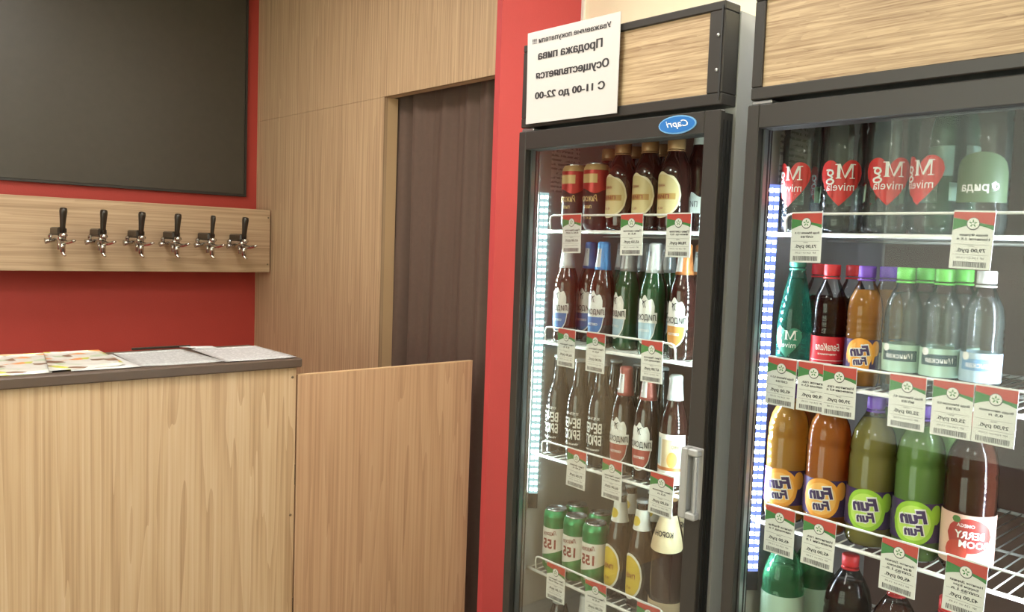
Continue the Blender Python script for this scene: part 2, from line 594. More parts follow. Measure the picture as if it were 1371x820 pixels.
struct(MB().box(XP-.012, XP, YR-.012, YR, 0, CEIL).build('trim_1', 'white_trim'))
# wood panelled wall with the doorway
YD0, YD1, ZD = YR+.03, 3.695*K, H+.745*K
ww = struct(MB().box(XW+.02, XW+.05, YD1+.016, YB, 0, CEIL).box(XW+.02, XW+.05, YD0, YD1+.016, ZD+.016, CEIL).build('wall_wood', 'wood_edge'))
MB().box(XW, XW+.02, YD1, YB, 0, ZD-.0004, .0004).build('panel', 'wood_wall', ww)
MB().box(XW, XW+.02, YD0, 3.86*K, ZD+.0006, CEIL, .0004).build('panel', 'wood_wall', ww)
MB().box(XW, XW+.02, 3.86*K+.0006, YB, ZD+.0006, CEIL, .0004).build('panel', 'wood_wall', ww)
MB().box(XW+.02, XW+.075, YD1, YD1+.016, 0, ZD).build('jamb_board', 'wood_edge', ww)
MB().box(XW+.02, XW+.05, YD0, YD1+.016, ZD, ZD+.016).build('head_board', 'wood_edge', ww)

# curtain in the doorway
def curtain():
    t = thing('door_curtain', 'dark brown pleated curtain hanging in the doorway of the wood wall', 'curtain', (XW+.135, YD0, .01))
    n, rows = 110, 10
    L = YD1+.06-YD0
    vs, fs = [], []
    for side in (0, 1):
        for j in range(rows+1):
            z = (ZD+.05)*j/rows
            for i in range(n+1):
                u = i/n
                k = j/rows
                ph = math.pi*(6.2*u+.35*math.sin(5.1*u+.4)) + .22*math.sin(k*3.0+u*8)
                amp = (.050+.022*math.sin(7.3*u+1.0))*(1-.25*k)
                x = -amp*abs(math.sin(ph))**.75 + .007*math.sin(3.7*ph+2.0*k) + .012*math.sin(2.6*u*6.28+1)*(1-k) + side*.004
                vs.append((x, u*L, z))
    st = (n+1)*(rows+1)
    for j in range(rows):
        for i in range(n):
            k = j*(n+1)+i
            fs.append((k, k+1, k+n+2, k+n+1))
            fs.append((st+k, st+k+n+1, st+k+n+2, st+k+1))
    MB().add(vs, fs, True).build('cloth', 'curtain_cloth', t)
    MB().tube([(-.03, -.0, ZD+.075), (-.03, L+.06, ZD+.075)], .010).build('rod', 'dark_metal', t)
curtain()

# ceiling light panels
def lamp(x, y, label, mat='lamp', w=.6, d=.6):
    t = thing('ceiling_light', label, 'light', (x, y, CEIL), group='square ceiling light panels')
    f_ = MB()
    f_.box(-w/2-.02, w/2+.02, -d/2-.02, -d/2, -.03, 0).box(-w/2-.02, w/2+.02, d/2, d/2+.02, -.03, 0)
    f_.box(-w/2-.02, -w/2, -d/2, d/2, -.03, 0).box(w/2, w/2+.02, -d/2, d/2, -.03, 0)
    f_.build('frame', 'white_trim', t)
    MB().box(-w/2, w/2, -d/2, d/2, -.022, -.012).build('diffuser', mat, t)
lamp(.75, 1.55, 'square ceiling light panel over the customer side nearest the fridges')
lamp(.75, -.9, 'square ceiling light panel behind the viewer nearest the fridges')
lamp(-1.3, 1.2, 'square ceiling light panel over the shop floor by the left wall')
lamp(-1.3, -.9, 'square ceiling light panel in the far corner behind the viewer')
lamp(2.35, .9, 'square ceiling light panel above the tops of the fridges')
lamp(.8, 3.2, 'dimmer square ceiling light panel above the serving area', 'lamp_low')

# ------------------------------------------------------------------ back wall: black board, tap rail, taps
bb = thing('chalk_board', 'large blank black menu board on the red back wall above the taps', 'board', (.978, YB, H+.272*K))
MB().box(-.95, 1.064, -.02, 0, 0, 1.30, .002).build('panel', 'board_black', bb)
fr = MB()
fr.box(-.962, 1.076, -.024, 0, -.012, 0).box(1.064, 1.076, -.024, 0, 0, 1.30).box(-.962, -.95, -.024, 0, 0, 1.30).box(-.962, 1.076, -.024, 0, 1.30, 1.312)
fr.build('frame', 'board_frame', bb)

YPN = 4.95*K                                    # front face of the tap rail board
rail = thing('tap_rail', 'pale wood board across the red wall carrying the beer taps', 'board', (1.4, YPN, H-.216*K))
MB().box(-1.2, .715, 0, .018, 0, .3485, .0012).build('front_board', 'wood_rail', rail)
MB().box(.69, .708, .018, YB-YPN, .03, .32).build('end_bracket', 'wood_edge', rail)
MB().box(-.6, -.582, .018, YB-YPN, .03, .32).build('end_bracket', 'wood_edge', rail)
for z in (.045, .305):
    MB().lathe([(.0045, 0), (.0045, .002), (.002, .003)], 10).build('screw', 'screw', rail)
    s = [o for o in rail.children][-1]
    s.location = (.703, 0, z); s.rotation_euler = (math.pi/2, 0, 0)

def tap_meshes():
    P = []
    # local: y = 0 at the board, -y towards the bar; handle at y=-.135
    P.append(('wall_flange', MB().tube([(0, 0, -.005), (0, -.012, -.005)], .021, 16).mesh('wall_flange', 'chrome')))
    P.append(('shank', MB().tube([(0, -.01, -.008), (0, -.04, -.008), (0, -.11, -.010), (0, -.128, -.012)], [.013, .018, .017, .014], 12).mesh('shank', 'chrome')))
    # black collar block along the shank top
    P.append(('collar', MB().box(-.017, .017, -.128, -.012, .004, .040, .006).mesh('collar', 'tap_black')))
    hd = MB().tube([(0, -.128, .012), (.0, -.132, .045), (.0, -.137, .085), (.0, -.141, .115), (.0, -.1425, .128), (0, -.143, .131)],
                   [.0095, .0105, .0125, .0150, .0135, .008], 12)
    P.append(('handle', hd.mesh('handle', 'tap_black')))
    P.append(('lever_ball', MB().tube([(0, -.141, -.008), (0, -.141, .000), (0, -.141, .010), (0, -.140, .016)], [.010, .0155, .014, .008], 12).mesh('lever_ball', 'chrome')))
    sp = MB().tube([(0, -.105, -.014), (0, -.122, -.024), (0, -.13, -.045), (0, -.131, -.076)], [.014, .014, .0115, .0095], 12)
    P.append(('spout', sp.mesh('spout', 'chrome')))
    P.append(('foam_tube', MB().tube([(0, -.085, -.018), (0, -.088, -.04), (0, -.09, -.066)], [.010, .009, .008], 10).mesh('foam_tube', 'chrome')))
    lv = MB().tube([(0, -.135, -.028), (.012, -.165, -.030), (.02, -.188, -.024), (.024, -.204, -.020)], [.012, .009, .007, .005], 10)
    P.append(('flow_lever', lv.mesh('flow_lever', 'chrome')))
    kn = MB().tube([(-.012, -.06, -.022), (-.03, -.06, -.026), (-.046, -.06, -.028)], [.009, .008, .015], 10)
    P.append(('side_knob', kn.mesh('side_knob', 'chrome')))
    P.append(('drip_nozzle', MB().tube([(0, -.131, -.072), (.0, -.135, -.084), (.004, -.15, -.092)], [.0095, .007, .004], 10).mesh('drip_nozzle', 'chrome')))
    return P
TAP = tap_meshes()
ordn = ['leftmost', 'second from left', 'third from left', 'fourth from left', 'fifth from left', 'rightmost']
for i, (u, v) in enumerate(((84, 320), (138, 321), (189, 322), (237, 323), (284, 324), (327, 325))):
    p = ony(u, v, YPN-.165)
    t = thing('beer_tap', 'chrome beer tap with black handle on the wood rail, %s of six' % ordn[i], 'beer tap',
              (p.x, YPN, H-.026*K), 0, 'beer taps on the wood rail')
    t.scale = (1.15, 1.25, .98)
    for n_, me in TAP:
        o = link(n_, me, t)
        if i == 4 and n_ == 'handle':
            o.scale = (.72, 1, 1)

# ------------------------------------------------------------------ counter, gate, papers
YC, ZC = 2.862*K, H-.45*K
ct = thing('bar_counter', 'pale wood bar counter below the papers', 'counter', (.5, YC+.018, 0))
MB().box(-1.3, .834, 0, .018, .0, ZC-.032, .001).build('front_panel', 'wood_counter', ct)
MB().box(.816, .834, .018, .38, .0, ZC-.032).build('side_panel', 'wood_counter', ct)
MB().box(-1.3, .816, .36, .378, .05, ZC-.032).build('back_panel', 'wood_edge', ct)
for z in (ZC-.065, .62, .25):
    o = MB().lathe([(.0045, 0), (.0045, .002), (.002, .003)], 10).build('screw', 'screw', ct)
    o.location = (.820, 0, z); o.rotation_euler = (math.pi/2, 0, 0)
wt = MB().box(-.82, 1.347, YC, YC+.418, ZC-.031, ZC, .004).build('worktop', 'counter_top')
tag(wt, 'dark brown slab top lying along the wood counter', 'worktop')
gt = thing('bar_gate', 'wood half-height gate panel closing the gap between counter and doorway', 'gate', (1.340, YC+.018, 0))
MB().box(0, .763, 0, .018, .03, H-.4596, .0012).build('panel', 'wood_gate', gt)
MB().box(0.0, .763, -.0006, .0186, H-.4611, H-.4586).build('edge_band', 'wood_edge', gt)
for z in (.25, .72):
    MB().tube([(-.0015, .012, z), (-.0015, .012, z+.07)], .005).build('hinge', 'dark_metal', gt)

def sheet(name, quad, z, mat, label, cat, curl=0.0, th=.0012, nx=8, ny=6):
    """paper lying on the worktop, corners from the photograph put on the worktop plane"""
    q = [onz(u, v, ZC) for u, v in quad]
    c = sum(q, Vector())/4
    mb = MB()
    vs, fs = [], []
    for s in (0, 1):
        for j in range(ny+1):
            for i in range(nx+1):
                a, b = i/nx, j/ny
                p = q[0]*(1-a)*(1-b)+q[1]*a*(1-b)+q[2]*a*b+q[3]*(1-a)*b
                w = curl*(.5+.5*math.sin(a*7+b*4))*(abs(a-.5)*2)**2
                vs.append((p.x-c.x, p.y-c.y, w+s*th))
    st = (nx+1)*(ny+1)
    for j in range(ny):
        for i in range(nx):
            k = j*(nx+1)+i
            fs.append((k, k+nx+1, k+nx+2, k+1))
            fs.append((st+k, st+k+1, st+k+nx+2, st+k+nx+1))
    for j in range(ny):
        for i in (0, nx):
            k = j*(nx+1)+i; fs.append((k, k+nx+1, st+k+nx+1, st+k))
    for i in range(nx):
        for j in (0, ny):
            k = j*(nx+1)+i; fs.append((k, k+1, st+k+1, st+k))
    mb.add(vs, fs, True)
    o = mb.build(name, mat)
    o.location = (c.x, c.y, ZC+z)
    return tag(o, label, cat)
sheet('price_list', [(186, 492), (300, 485), (243, 468.5), (150, 474)], .0004, 'price_list', 'grey printed price sheet in the middle of the counter top', 'paper', .002)
sheet('price_list', [(302, 486), (397, 479.5), (342, 464), (256, 469)], .0016, 'price_list_b', 'pale printed sheet at the right end of the counter top', 'paper', .0015)
sheet('paper_sheet', [(262, 469), (292, 469), (284, 465.5), (240, 466.5)], .0042, 'paper_cool', 'blank pale sheet end peeking out behind the two price sheets', 'paper', .001)
sheet('leaflet', [(66, 500), (168, 491), (132, 470.5), (58, 474)], .0036, 'leaflet', 'colourful printed advertising leaflet on the left of the counter', 'leaflet', .004)
sheet('leaflet', [(-25, 506), (70, 500), (72, 473), (-5, 476)], .0006, 'leaflet', 'leaflet with yellow print at the left edge under the other one', 'leaflet', .002)
sheet('price_list', [(95, 498.5), (188, 492.5), (150, 476), (96, 479)], .0018, 'paper_cool', 'white sheet lying half under the colourful leaflet', 'paper', .001)
pn = MB().box(-.1, .1, -.006, .006, 0, .008, .002).build('pen_tray', 'tap_black')
p = onz(219, 468.2, ZC); pn.location = (p.x, p.y+.02, ZC+.0005)
tag(pn, 'narrow dark bar lying at the back of the counter top behind the sheets', 'bar')

# ------------------------------------------------------------------ fridges
XF, XRL = 1.45, 1.525
SHELF = [H+.048, H-.243, H-.545, H-.860, H-1.165]
FW = .608
def fridge(y_left, label, paper, ledmat, stripmat, shelves):
    """door face on x=XF; y_left is the far side (left in the photograph), the cabinet runs to y_left-FW"""
    R_, L_ = -FW, 0.0
    t = thing('drinks_fridge', label, 'fridge', (XF, y_left, 0))
    h = H
    # cabinet shell
    b = MB()
    b.box(.055, .66, R_, R_+.028, .08, h+.50).box(.055, .66, L_-.008, L_, .08, h+.50)
    b.box(.63, .66, R_+.028, L_-.008, .08, h+.50).box(.055, .63, R_+.028, L_-.008, h+.42, h+.50)
    b.box(.055, .63, R_+.028, L_-.008, .08, .24)
    body = b.build('cabinet', 'fridge_side', t)
    MB().box(.075, .64, R_+.03, L_-.03, 0, .08).build('plinth', 'black_frame', t)
    MB().box(.056, .0562+.004, R_+.028, L_-.008, h+.290, h+.308).build('front_rail', 'fridge_grey', t)
    ln = MB()
    ln.box(.622, .63, R_+.028, L_-.008, .24, h+.42)
    ln.build('liner_back', 'liner_back', t)
    l2 = MB()
    l2.box(.06, .622, R_+.028, R_+.032, .24, h+.42).box(.06, .622, L_-.011, L_-.008, .24, h+.42).box(.06, .622, R_+.032, L_-.011, h+.415, h+.42)
    l2.build('liner', 'liner_white', t)
    # header box with wood inlay
    hd = MB()
    z0, z1 = h+.304, h+.512
    hd.box(.002, .055, R_+.002, L_-.004, z0, z0+.024, .002).box(.002, .055, R_+.002, L_-.004, z1-.018, z1, .002)
    hd.box(.002, .055, R_+.002, R_+.040, z0+.024, z1-.018, .002).box(.002, .055, L_-.026, L_-.004, z0+.024, z1-.018, .002)
    hd.box(.02, .055, R_+.04, L_-.026, z0+.024, z1-.018)
    hdr = hd.build('header', 'black_frame', t)
    MB().box(.008, .019, R_+.040, L_-.026, z0+.024, z1-.018).build('wood_inlay', 'wood_inlay', hdr)
    MB().box(0.0, .003, R_+.006, R_+.010, z0+.01, z1-.01).build('trim_strip', 'gasket', hdr)
    for zz in (z0+.07, z0+.14):
        o = MB().lathe([(.004, 0), (.004, .002), (.0015, .003)], 10).build('screw', 'alu', hdr)
        o.location = (.002, R_+.016, zz); o.rotation_euler = (0, -math.pi/2, 0)
    # door: frame, gasket, spacers, pane, handle
    d1, dz0 = h+.294, .14
    gl, gr, gt_ = -.026, R_+.039, h+.248
    fm = MB()
    fm.box(0, .018, gl, L_, dz0, d1, .002).box(0, .018, R_, gr, dz0, d1, .002)
    fm.box(0, .018, gr, gl, gt_, d1, .002).box(0, .018, gr, gl, dz0, dz0+.06, .002)
    fm.box(.018, .050, R_+.004, gr, dz0+.01, d1-.004).box(.018, .050, gl, L_-.004, dz0+.01, d1-.004)
    fm.box(.018, .050, gr, gl, gt_, d1-.004).box(.018, .050, gr, gl, dz0+.01, dz0+.06)
    dr = fm.build('door', 'black_frame', t)
    sp = MB()
    sp.box(.021, .033, gl-.004, gl, dz0+.06, gt_).box(.021, .033, gr, gr+.004, dz0+.06, gt_)
    sp.build('pane_spacer', 'alu', dr)
    sp = MB()
    sp.box(.038, .044, gl-.0035, gl, dz0+.06, gt_).box(.038, .044, gr, gr+.004, dz0+.06, gt_)
    sp.build('pane_spacer', 'alu', dr)
    MB().box(.033, .038, gl-.0045, gl, dz0+.06, gt_).box(.044, .0475, gl-.004, gl, dz0+.06, gt_).build('gasket', 'gasket', dr)
    MB().box(.014, .020, gr-.003, gl+.003, dz0+.055, gt_+.004).build('pane', 'door_glass', dr)
    # flutes on the outer edge of the door
    g = MB()
    for k, xx in enumerate((.012, .024, .036)):
        g.box(xx, xx+.003, R_-.0015, R_, dz0+.02, d1-.02)
    g.build('edge_seal', 'gasket', dr)
    MB().box(.004, .05, L_-.05, L_-.006, d1, d1+.008, .002).build('hinge', 'alu', dr)
    # handle: upright grip standing off a back plate, open inside
    hy0, hy1, hz0, hz1 = R_-.004, R_+.038, h-.556, h-.405
    hm = MB()
    hm.box(-.004, 0, hy0, hy1, hz0, hz1, .0015)
    hm.box(-.026, -.004, hy0+.024, hy1, hz0, hz1, .003)
    hm.box(-.026, -.004, hy0, hy0+.024, hz1-.016, hz1, .003).box(-.026, -.004, hy0, hy0+.024, hz0, hz0+.016, .003)
    hm.box(-.026, -.016, hy0, hy0+.006, hz0+.016, hz1-.016, .002)
    hm.build('handle', 'handle_grey', dr)
    # LED strips: angled profiles in both front corners
    def strip(x, y, ang, z0, z1, nled):
        ls = MB().box(-.012, .012, 0, .006, z0, z1, .001)
        post = ls.build('light_strip', stripmat, t)
        post.location = (x, y, 0); post.rotation_euler = (0, 0, ang)
        ch = MB()
        for k in range(nled):
            z = z0+.012+k*((z1-z0-.024)/(nled-1))
            for xx in (-.0092, .0022):
                ch.box(xx, xx+.007, -.0022, 0, z-.0036, z+.0036)
        c = ch.build('light_chips', ledmat, post)
        c['kind'] = 'stuff'
        MB().box(-.0125, .0125, -.001, .007, z0-.04, z0).build('strip_cap', 'gasket', post)
    strip(.078, L_-.022, math.radians(-40), h-.66, h+.145, 46)
    strip(.078, R_+.045, math.radians(180+40), h-.66, h+.145, 46)
    # shelves: wire grid with a front bar and a raised price rail
    for k, z in enumerate(SHELF):
        s = MB()
        ya, yb = R_+.034, L_-.013
        fx = XRL-XF
        s.tube([(fx, ya, z-.004), (fx, yb, z-.004)], .0042, 8)
        s.tube([(fx+.25, ya, z-.009), (fx+.25, yb, z-.009)], .003, 6)
        s.tube([(.60, ya, z-.004), (.60, yb, z-.004)], .004, 6)
        nb = 25
        for i in range(nb):
            y = ya+.008+(yb-ya-.016)*i/(nb-1)
            s.tube([(fx-.003, y, z-.0015), (.60, y, z-.0015)], .0016, 5)
        sh = s.build('shelf', 'shelf_wire', t)
        ho = MB()
        e0, e1 = shelves[k]
        zz = z+.037
        e0 -= y_left; e1 -= y_left
        ho.tube([(fx+.004, e0, z-.004), (fx, e0, zz-.012), (fx, e0+.004, zz-.003), (fx, e0+.012, zz), (fx, e1-.012, zz), (fx, e1-.004, zz-.003), (fx, e1, zz-.012), (fx+.004, e1, z-.004)], .0026, 8)
        ho.build('price_rail', 'shelf_wire', sh)
    # printed notice inside on the left wall
    if paper:
        MB().box(.110, .215, L_-.0125, L_-.011, h+.150, h+.275).build('notice', 'sticker_print', t)
    return t
Y1, Y2 = 1.610, .940
f1 = fridge(Y1, 'narrow glass-door drinks fridge full of beer, with a notice on its header', True, 'led_green', 'strip_green',
            [(1.12, 1.56), (1.142, 1.562), (1.137, 1.558), (1.139, 1.565), (1.14, 1.56)])
f2 = fridge(Y2, 'glass-door drinks fridge full of soft drinks at the right edge', True, 'led_blue', 'strip_blue',
            [(.40, .886), (.40, .903), (.40, .892), (.40, .89), (.40, .89)])
# maker's badge on the first door
bd = [o for o in f1.children if o.name.startswith('door')][0]
ov = lambda a, b, x, n=28: MB().add([(x, 0, 0)]+[(x, a*math.cos(2*math.pi*i/n), b*math.sin(2*math.pi*i/n)) for i in range(n)],
                                  [(0, 1+i, 1+(i+1) % n) for i in range(n)])
by, bz = 1.108-Y1, H+.271
e1 = MB()
for a, b, x in ((.049, .0195, -.0026),):
    n = 28
    e1.add([(x, by+a*math.cos(2*math.pi*i/n), bz+b*math.sin(2*math.pi*i/n)) for i in range(n)] +
           [(0, by+a*math.cos(2*math.pi*i/n), bz+b*math.sin(2*math.pi*i/n)) for i in range(n)],
           [tuple(range(n))]+[(i, (i+1) % n, n+(i+1) % n, n+i) for i in range(n)])
e1.build('badge_rim', 'badge_rim', bd)
e2 = MB()
n = 28
e2.add([(-.0034, by+.046*math.cos(2*math.pi*i/n), bz+.0168*math.sin(2*math.pi*i/n)) for i in range(n)], [tuple(range(n))])
o = e2.build('badge', 'badge_blue', bd); o['label'] = 'blue oval maker badge'
e3 = MB()
flat_text(e3, 'Capri', -.0042, by, bz, width=.058, height=.0185, bold=.006, shear=.35)
e3.build('badge_lettering', 'white', bd)

# opening-hours notice taped to the header of the first fridge
sg = thing('notice_sheet', 'white printed notice sheet taped on the header of the beer fridge', 'notice', (XF-.003, 1.428, H+.311))
mb = MB()
vs, fs = [], []
for s in (0, 1):
    for i in range(9):
        for j in range(7):
            y, z = -.152+.304*i/8, .225*j/6
            vs.append((-.0012*s-.004*(j/6)**2*(.3+.7*(i/8)) - .001, y, z))
for i in range(8):
    for j in range(6):
        k = i*7+j
        fs += [(k, k+1, k+8, k+7), (63+k, 63+k+7, 63+k+8, 63+k+1)]
mb.add(vs, fs, True)
mb.build('sheet', 'paper', sg)
for body, yc, zc, w, hh, bo in (('Уважаемые покупатели !!!', .004, .200, .258, .0165, .016), ('Продажа пива', .006, .162, .212, .026, .030),
                               ('Осуществляется', -.002, .115, .240, .025, .030), ('С 11-00 до 22-00', .004, .066, .232, .022, .030)):
    tx = MB()
    flat_text(tx, body, 0, yc, zc, width=w, height=hh, bold=bo)
    tx.v = [(-.0030+x-.004*((z)/.225)**2*(.3+.7*((y+.152)/.304)), y, z) for x, y, z in tx.v]
    tx.build('lettering', 'ink', sg)

# ------------------------------------------------------------------ bottles and cans (shared meshes per kind)
KIND = {}
def kind(name, parts):
    KIND[name] = parts

def put(kindname, name, label, cat, x, y, z, rz=0.0, sc=1.0, group=None):
    t = thing(name, label, cat, (x, y, z), rz, group)
    if sc != 1.0:
        t.scale = (sc, sc, sc)
    for pn_, me, subs in KIND[kindname]:
        o = link(pn_, me, t)
        for sn, sm in subs:
            link(sn, sm, o)
    return t

PROF_BEER = [(.0295, 0), (.0318, .003), (.0325, .008), (.0325, .140), (.0318, .152), (.0292, .166), (.0250, .180), (.0212, .192), (.0190, .204), (.0172, .220), (.0155, .238), (.0148, .248), (.0152, .250), (.0152, .256)]
PROF_CROWN = [(.0150, .2555), (.0162, .256), (.0160, .261), (.0125, .2635)]
def beer(name, glass, foil=None, foil_z=.195, parts=()):
    P = [('bottle', MB().lathe(PROF_BEER, 24).mesh('bottle', glass), [])]
    pr = [(r+.0007, z) for r, z in PROF_BEER]
    if foil:
        seq = [(interp(pr, foil_z), foil_z)]+[(r, z) for r, z in pr if z > foil_z+.004]+[(.0158, .2595), (.012, .2635)]
        P.append(('neck_foil', MB().lathe(seq, 24).mesh('neck_foil', foil), []))
    else:
        P.append(('cap', MB().lathe(PROF_CROWN, 20).mesh('cap', 'foil_silver'), []))
    P += list(parts)
    kind(name, P)

def txt(R, items, mat='ink'):
    mb = MB()
    for it in items:
        curved_text(mb, it[0], R, it[1], **it[2])
    return mb.mesh('lettering', mat)

q_ = lambda t: math.sqrt(max(0, 1-t*t))
# wide plastic beer bottle with a tan cap and a cream round label
PROF_WIDE = [(.022, 0), (.033, .002), (.0365, .010), (.0372, .018), (.0372, .128), (.0360, .140), (.0315, .156), (.0255, .170), (.0205, .180), (.0185, .186), (.0180, .200)]
# cream round label
wv = lambda t: .004*math.cos(t*9)
lab = patch(PROF_WIDE, -1.35, 1.35, lambda t: .082-.052*q_(t), lambda t: .082+(.052+wv(t)*.6)*q_(t), 22, 1, .0006).mesh('label', 'lab_cream_rim')
inn = patch(PROF_WIDE, -1.24, 1.24, lambda t: .082-.0475*q_(t), lambda t: .082+.0475*q_(t), 22, 1, .0010).mesh('label_field', 'lab_cream')
bars = patch(PROF_WIDE, -1.0, 1.0, .072, .086, 14, 1, .0013).mesh('label_band', 'lab_gold')
kind('beer_cream', [('bottle', MB().lathe(PROF_WIDE, 26).mesh('bottle', 'glass_brown'), []), ('cap', MB().lathe([(.0200, .188), (.0206, .190), (.0206, .211), (.0190, .214)], 24).lathe([(.0212, .184), (.0212, .1865)], 24).mesh('cap', 'foil_tan'), []), ('label', lab, [('label_field', inn), ('label_band', bars),
     ('lettering', txt(.0372, [('ПИВО', .079, dict(width=.046, height=.009, eps=.0018)), ('ЖИВОЕ', .104, dict(width=.026, height=.006, eps=.0018)), ('0,5', .052, dict(width=.016, height=.006, eps=.0018))], 'rust_ink'))])])
# white label at the far right of the top shelf
lab = patch(PROF_BEER, -1.2, 1.2, .045, lambda t: .088+.006*math.cos(t*5), 16, 1).mesh('label', 'lab_white')
lab2 = patch(PROF_BEER, -2.4, 2.4, .205, .235, 18, 2).mesh('neck_label', 'lab_white')
beer('beer_white', 'glass_brown', 'foil_silver', .238, [('label', lab, [('lettering', txt(.0325, [('ПИВО', .066, dict(width=.035, height=.014))], 'ink_soft'))]), ('neck_label', lab2, [('lettering', txt(.0148, [('О', .220, dict(width=.012, height=.012))], 'ink_soft'))])])

# shield label with white top and coloured round bottom
def lidskoe(name, glass, foil, low):
    top = lambda t: .112+.030*q_(t*.98)*(.82+.18*math.cos(t*8))
    up = patch(PROF_BEER, -.78, .78, .078, top, 16, 1, .0006).mesh('label', 'lab_white')
    band = patch(PROF_BEER, -.98, .98, .076, .101, 14, 1, .0010).mesh('label_band', 'lab_white')
    lowp = patch(PROF_BEER, -.86, .86, lambda t: .076-.046*q_(t), .077, 16, 1, .0007).mesh('label_foot', low)
    rim = patch(PROF_BEER, -.92, .92, lambda t: .076-.050*q_(t), .077, 16, 1, .0004).mesh('label_rim', 'lab_white')
    tx_ = txt(.0325, [('ЛИДСКОЕ', .088, dict(width=.060, height=.017, bold=.012, eps=.0026)), ('♞', .120, dict(width=.016, height=.016, eps=.0016))] if False else
              [('ЛИДСКОЕ', .088, dict(width=.060, height=.017, bold=.012, eps=.0026)), ('Л', .119, dict(width=.010, height=.014, bold=.02, shear=.3, eps=.0016)), ('Y', .124, dict(width=.014, height=.010, bold=.02, shear=-.3, eps=.0016))], 'ink')
    sm = txt(.0325, [('светлое', .058, dict(width=.030, height=.006, eps=.0016))], 'lab_white')
    stripe = patch([(r+.0007, z) for r, z in PROF_BEER], -.35, .55, .200, .246, 4, 4, .0006).mesh('foil_print', 'foil_white')
    vt = MB()
    for k, ch in enumerate('ЛИДСКОЕ'):
        curved_text(vt, ch, .0160, .205+k*.006, width=.0046, height=.0046, a0=.1, eps=.0012)
    beer(name, glass, foil, .193, [('label', up, [('label_band', band), ('lettering', tx_)]), ('label_foot', lowp, [('label_rim', rim), ('lettering', sm)]), ('foil_print', stripe, [('lettering', vt.mesh('lettering', 'ink_soft'))])])
lidskoe('lid_blue', 'glass_dark', 'foil_blue', 'lab_blue')
lidskoe('lid_white_blue', 'glass_dark', 'foil_white', 'lab_blue')
lidskoe('lid_bright', 'glass_dark', 'foil_bright', 'lab_blue')
lidskoe('lid_silver', 'glass_green', 'foil_silver', 'lab_pale')
lidskoe('lid_white', 'glass_green', 'foil_white', 'lab_pale')
lidskoe('lid_orange', 'glass_brown', 'foil_copper', 'lab_orange')
lidskoe('lid_rust', 'glass_brown', 'foil_red', 'lab_rust')
# black bottle with white print
beer('beer_black', 'glass_black', None, 0, [('print', txt(.0325, [
    ('ХМЕЛЬНОЕ', .124, dict(width=.040, height=.007)), ('ВЕЧЕР', .100, dict(width=.052, height=.026, bold=.03)), ('БРЮГГ', .070, dict(width=.052, height=.026, bold=.03))], 'lab_white'), []), ('small_print', txt(.0325, [('тёмное пиво', .046, dict(width=.044, height=.006)), ('0,45 л', .034, dict(width=.022, height=.006))], 'lab_white'), [])])
# tall white label with an orange picture
lab = patch(PROF_BEER, -1.25, 1.25, .012, .128, 16, 1).mesh('label', 'lab_white')
pic = patch(PROF_BEER, -.75, .55, .052, .116, 10, 1, .0011).mesh('picture', 'lab_beige')
ear = disc_patch(PROF_BEER, -.25, .070, .012, .018, .0015).mesh('picture_sun', 'lab_orange')
rb = patch(PROF_BEER, -1.1, 1.1, .044, .052, 12, 1, .0013).mesh('label_band', 'foil_copper')
pn2 = patch(PROF_BEER, .68, 1.1, .056, .118, 5, 1, .0011).mesh('side_panel', 'lab_pale')
beer('beer_tall', 'glass_brown', 'foil_white', .205, [('label', lab, [('picture', pic), ('picture_sun', ear), ('label_band', rb), ('side_panel', pn2),
     ('lettering', txt(.0325, [('ПИВО', .100, dict(width=.020, height=.008, a0=-.5, eps=.0018)), ('крепкое', .030, dict(width=.036, height=.007, eps=.0018))], 'ink'))])])
# yellow oval label, white neck
lab = disc_patch(PROF_BEER, 0, .078, .034, .056, .0006, 20).mesh('label', 'lab_white')
la2 = disc_patch(PROF_BEER, 0, .078, .030, .050, .0010, 20).mesh('label_field', 'lab_yellow')
nk = patch([(r, z) for r, z in PROF_BEER], -3.14, 3.14, .190, .240, 24, 5).mesh('neck_label', 'lab_white')
nk2 = disc_patch(PROF_BEER, 0, .212, .012, .012, .0016, 10).mesh('neck_emblem', 'lab_yellow')
beer('beer_yellow', 'glass_brown', None, 0, [('label', lab, [('label_field', la2), ('lettering', txt(.0325, [('ПИВО', .080, dict(width=.034, height=.012, eps=.0018)), ('0,5', .05, dict(width=.014, height=.007, eps=.0018))], 'rust_ink'))]), ('neck_label', nk, [('neck_emblem', nk2)])])
# big brown bottle with a neck label
PB = [(.037, 0), (.040, .003), (.041, .010), (.041, .150), (.040, .165), (.036, .190), (.030, .212), (.024, .232), (.019, .248), (.0165, .262), (.0160, .285)]
nl = patch(PB, -1.5, 1.5, lambda t: .172-.010*q_(t), .246, 16, 6).mesh('neck_label', 'lab_beige')
fb = patch(PB, -1.4, 1.4, .020, .044, 14, 1).mesh('foot_label', 'lab_beige')
kind('beer_big', [('bottle', MB().lathe(PB, 24).mesh('bottle', 'glass_brown'), []), ('cap', MB().lathe([(.0185, .280), (.0185, .300), (.016, .302)], 20).mesh('cap', 'foil_tan'), []),
     ('neck_label', nl, [('lettering', txt(.034, [('КОРОНА', .206, dict(width=.050, height=.014, bold=.03, eps=.0032))], 'ink'))]), ('foot_label', fb, [])])

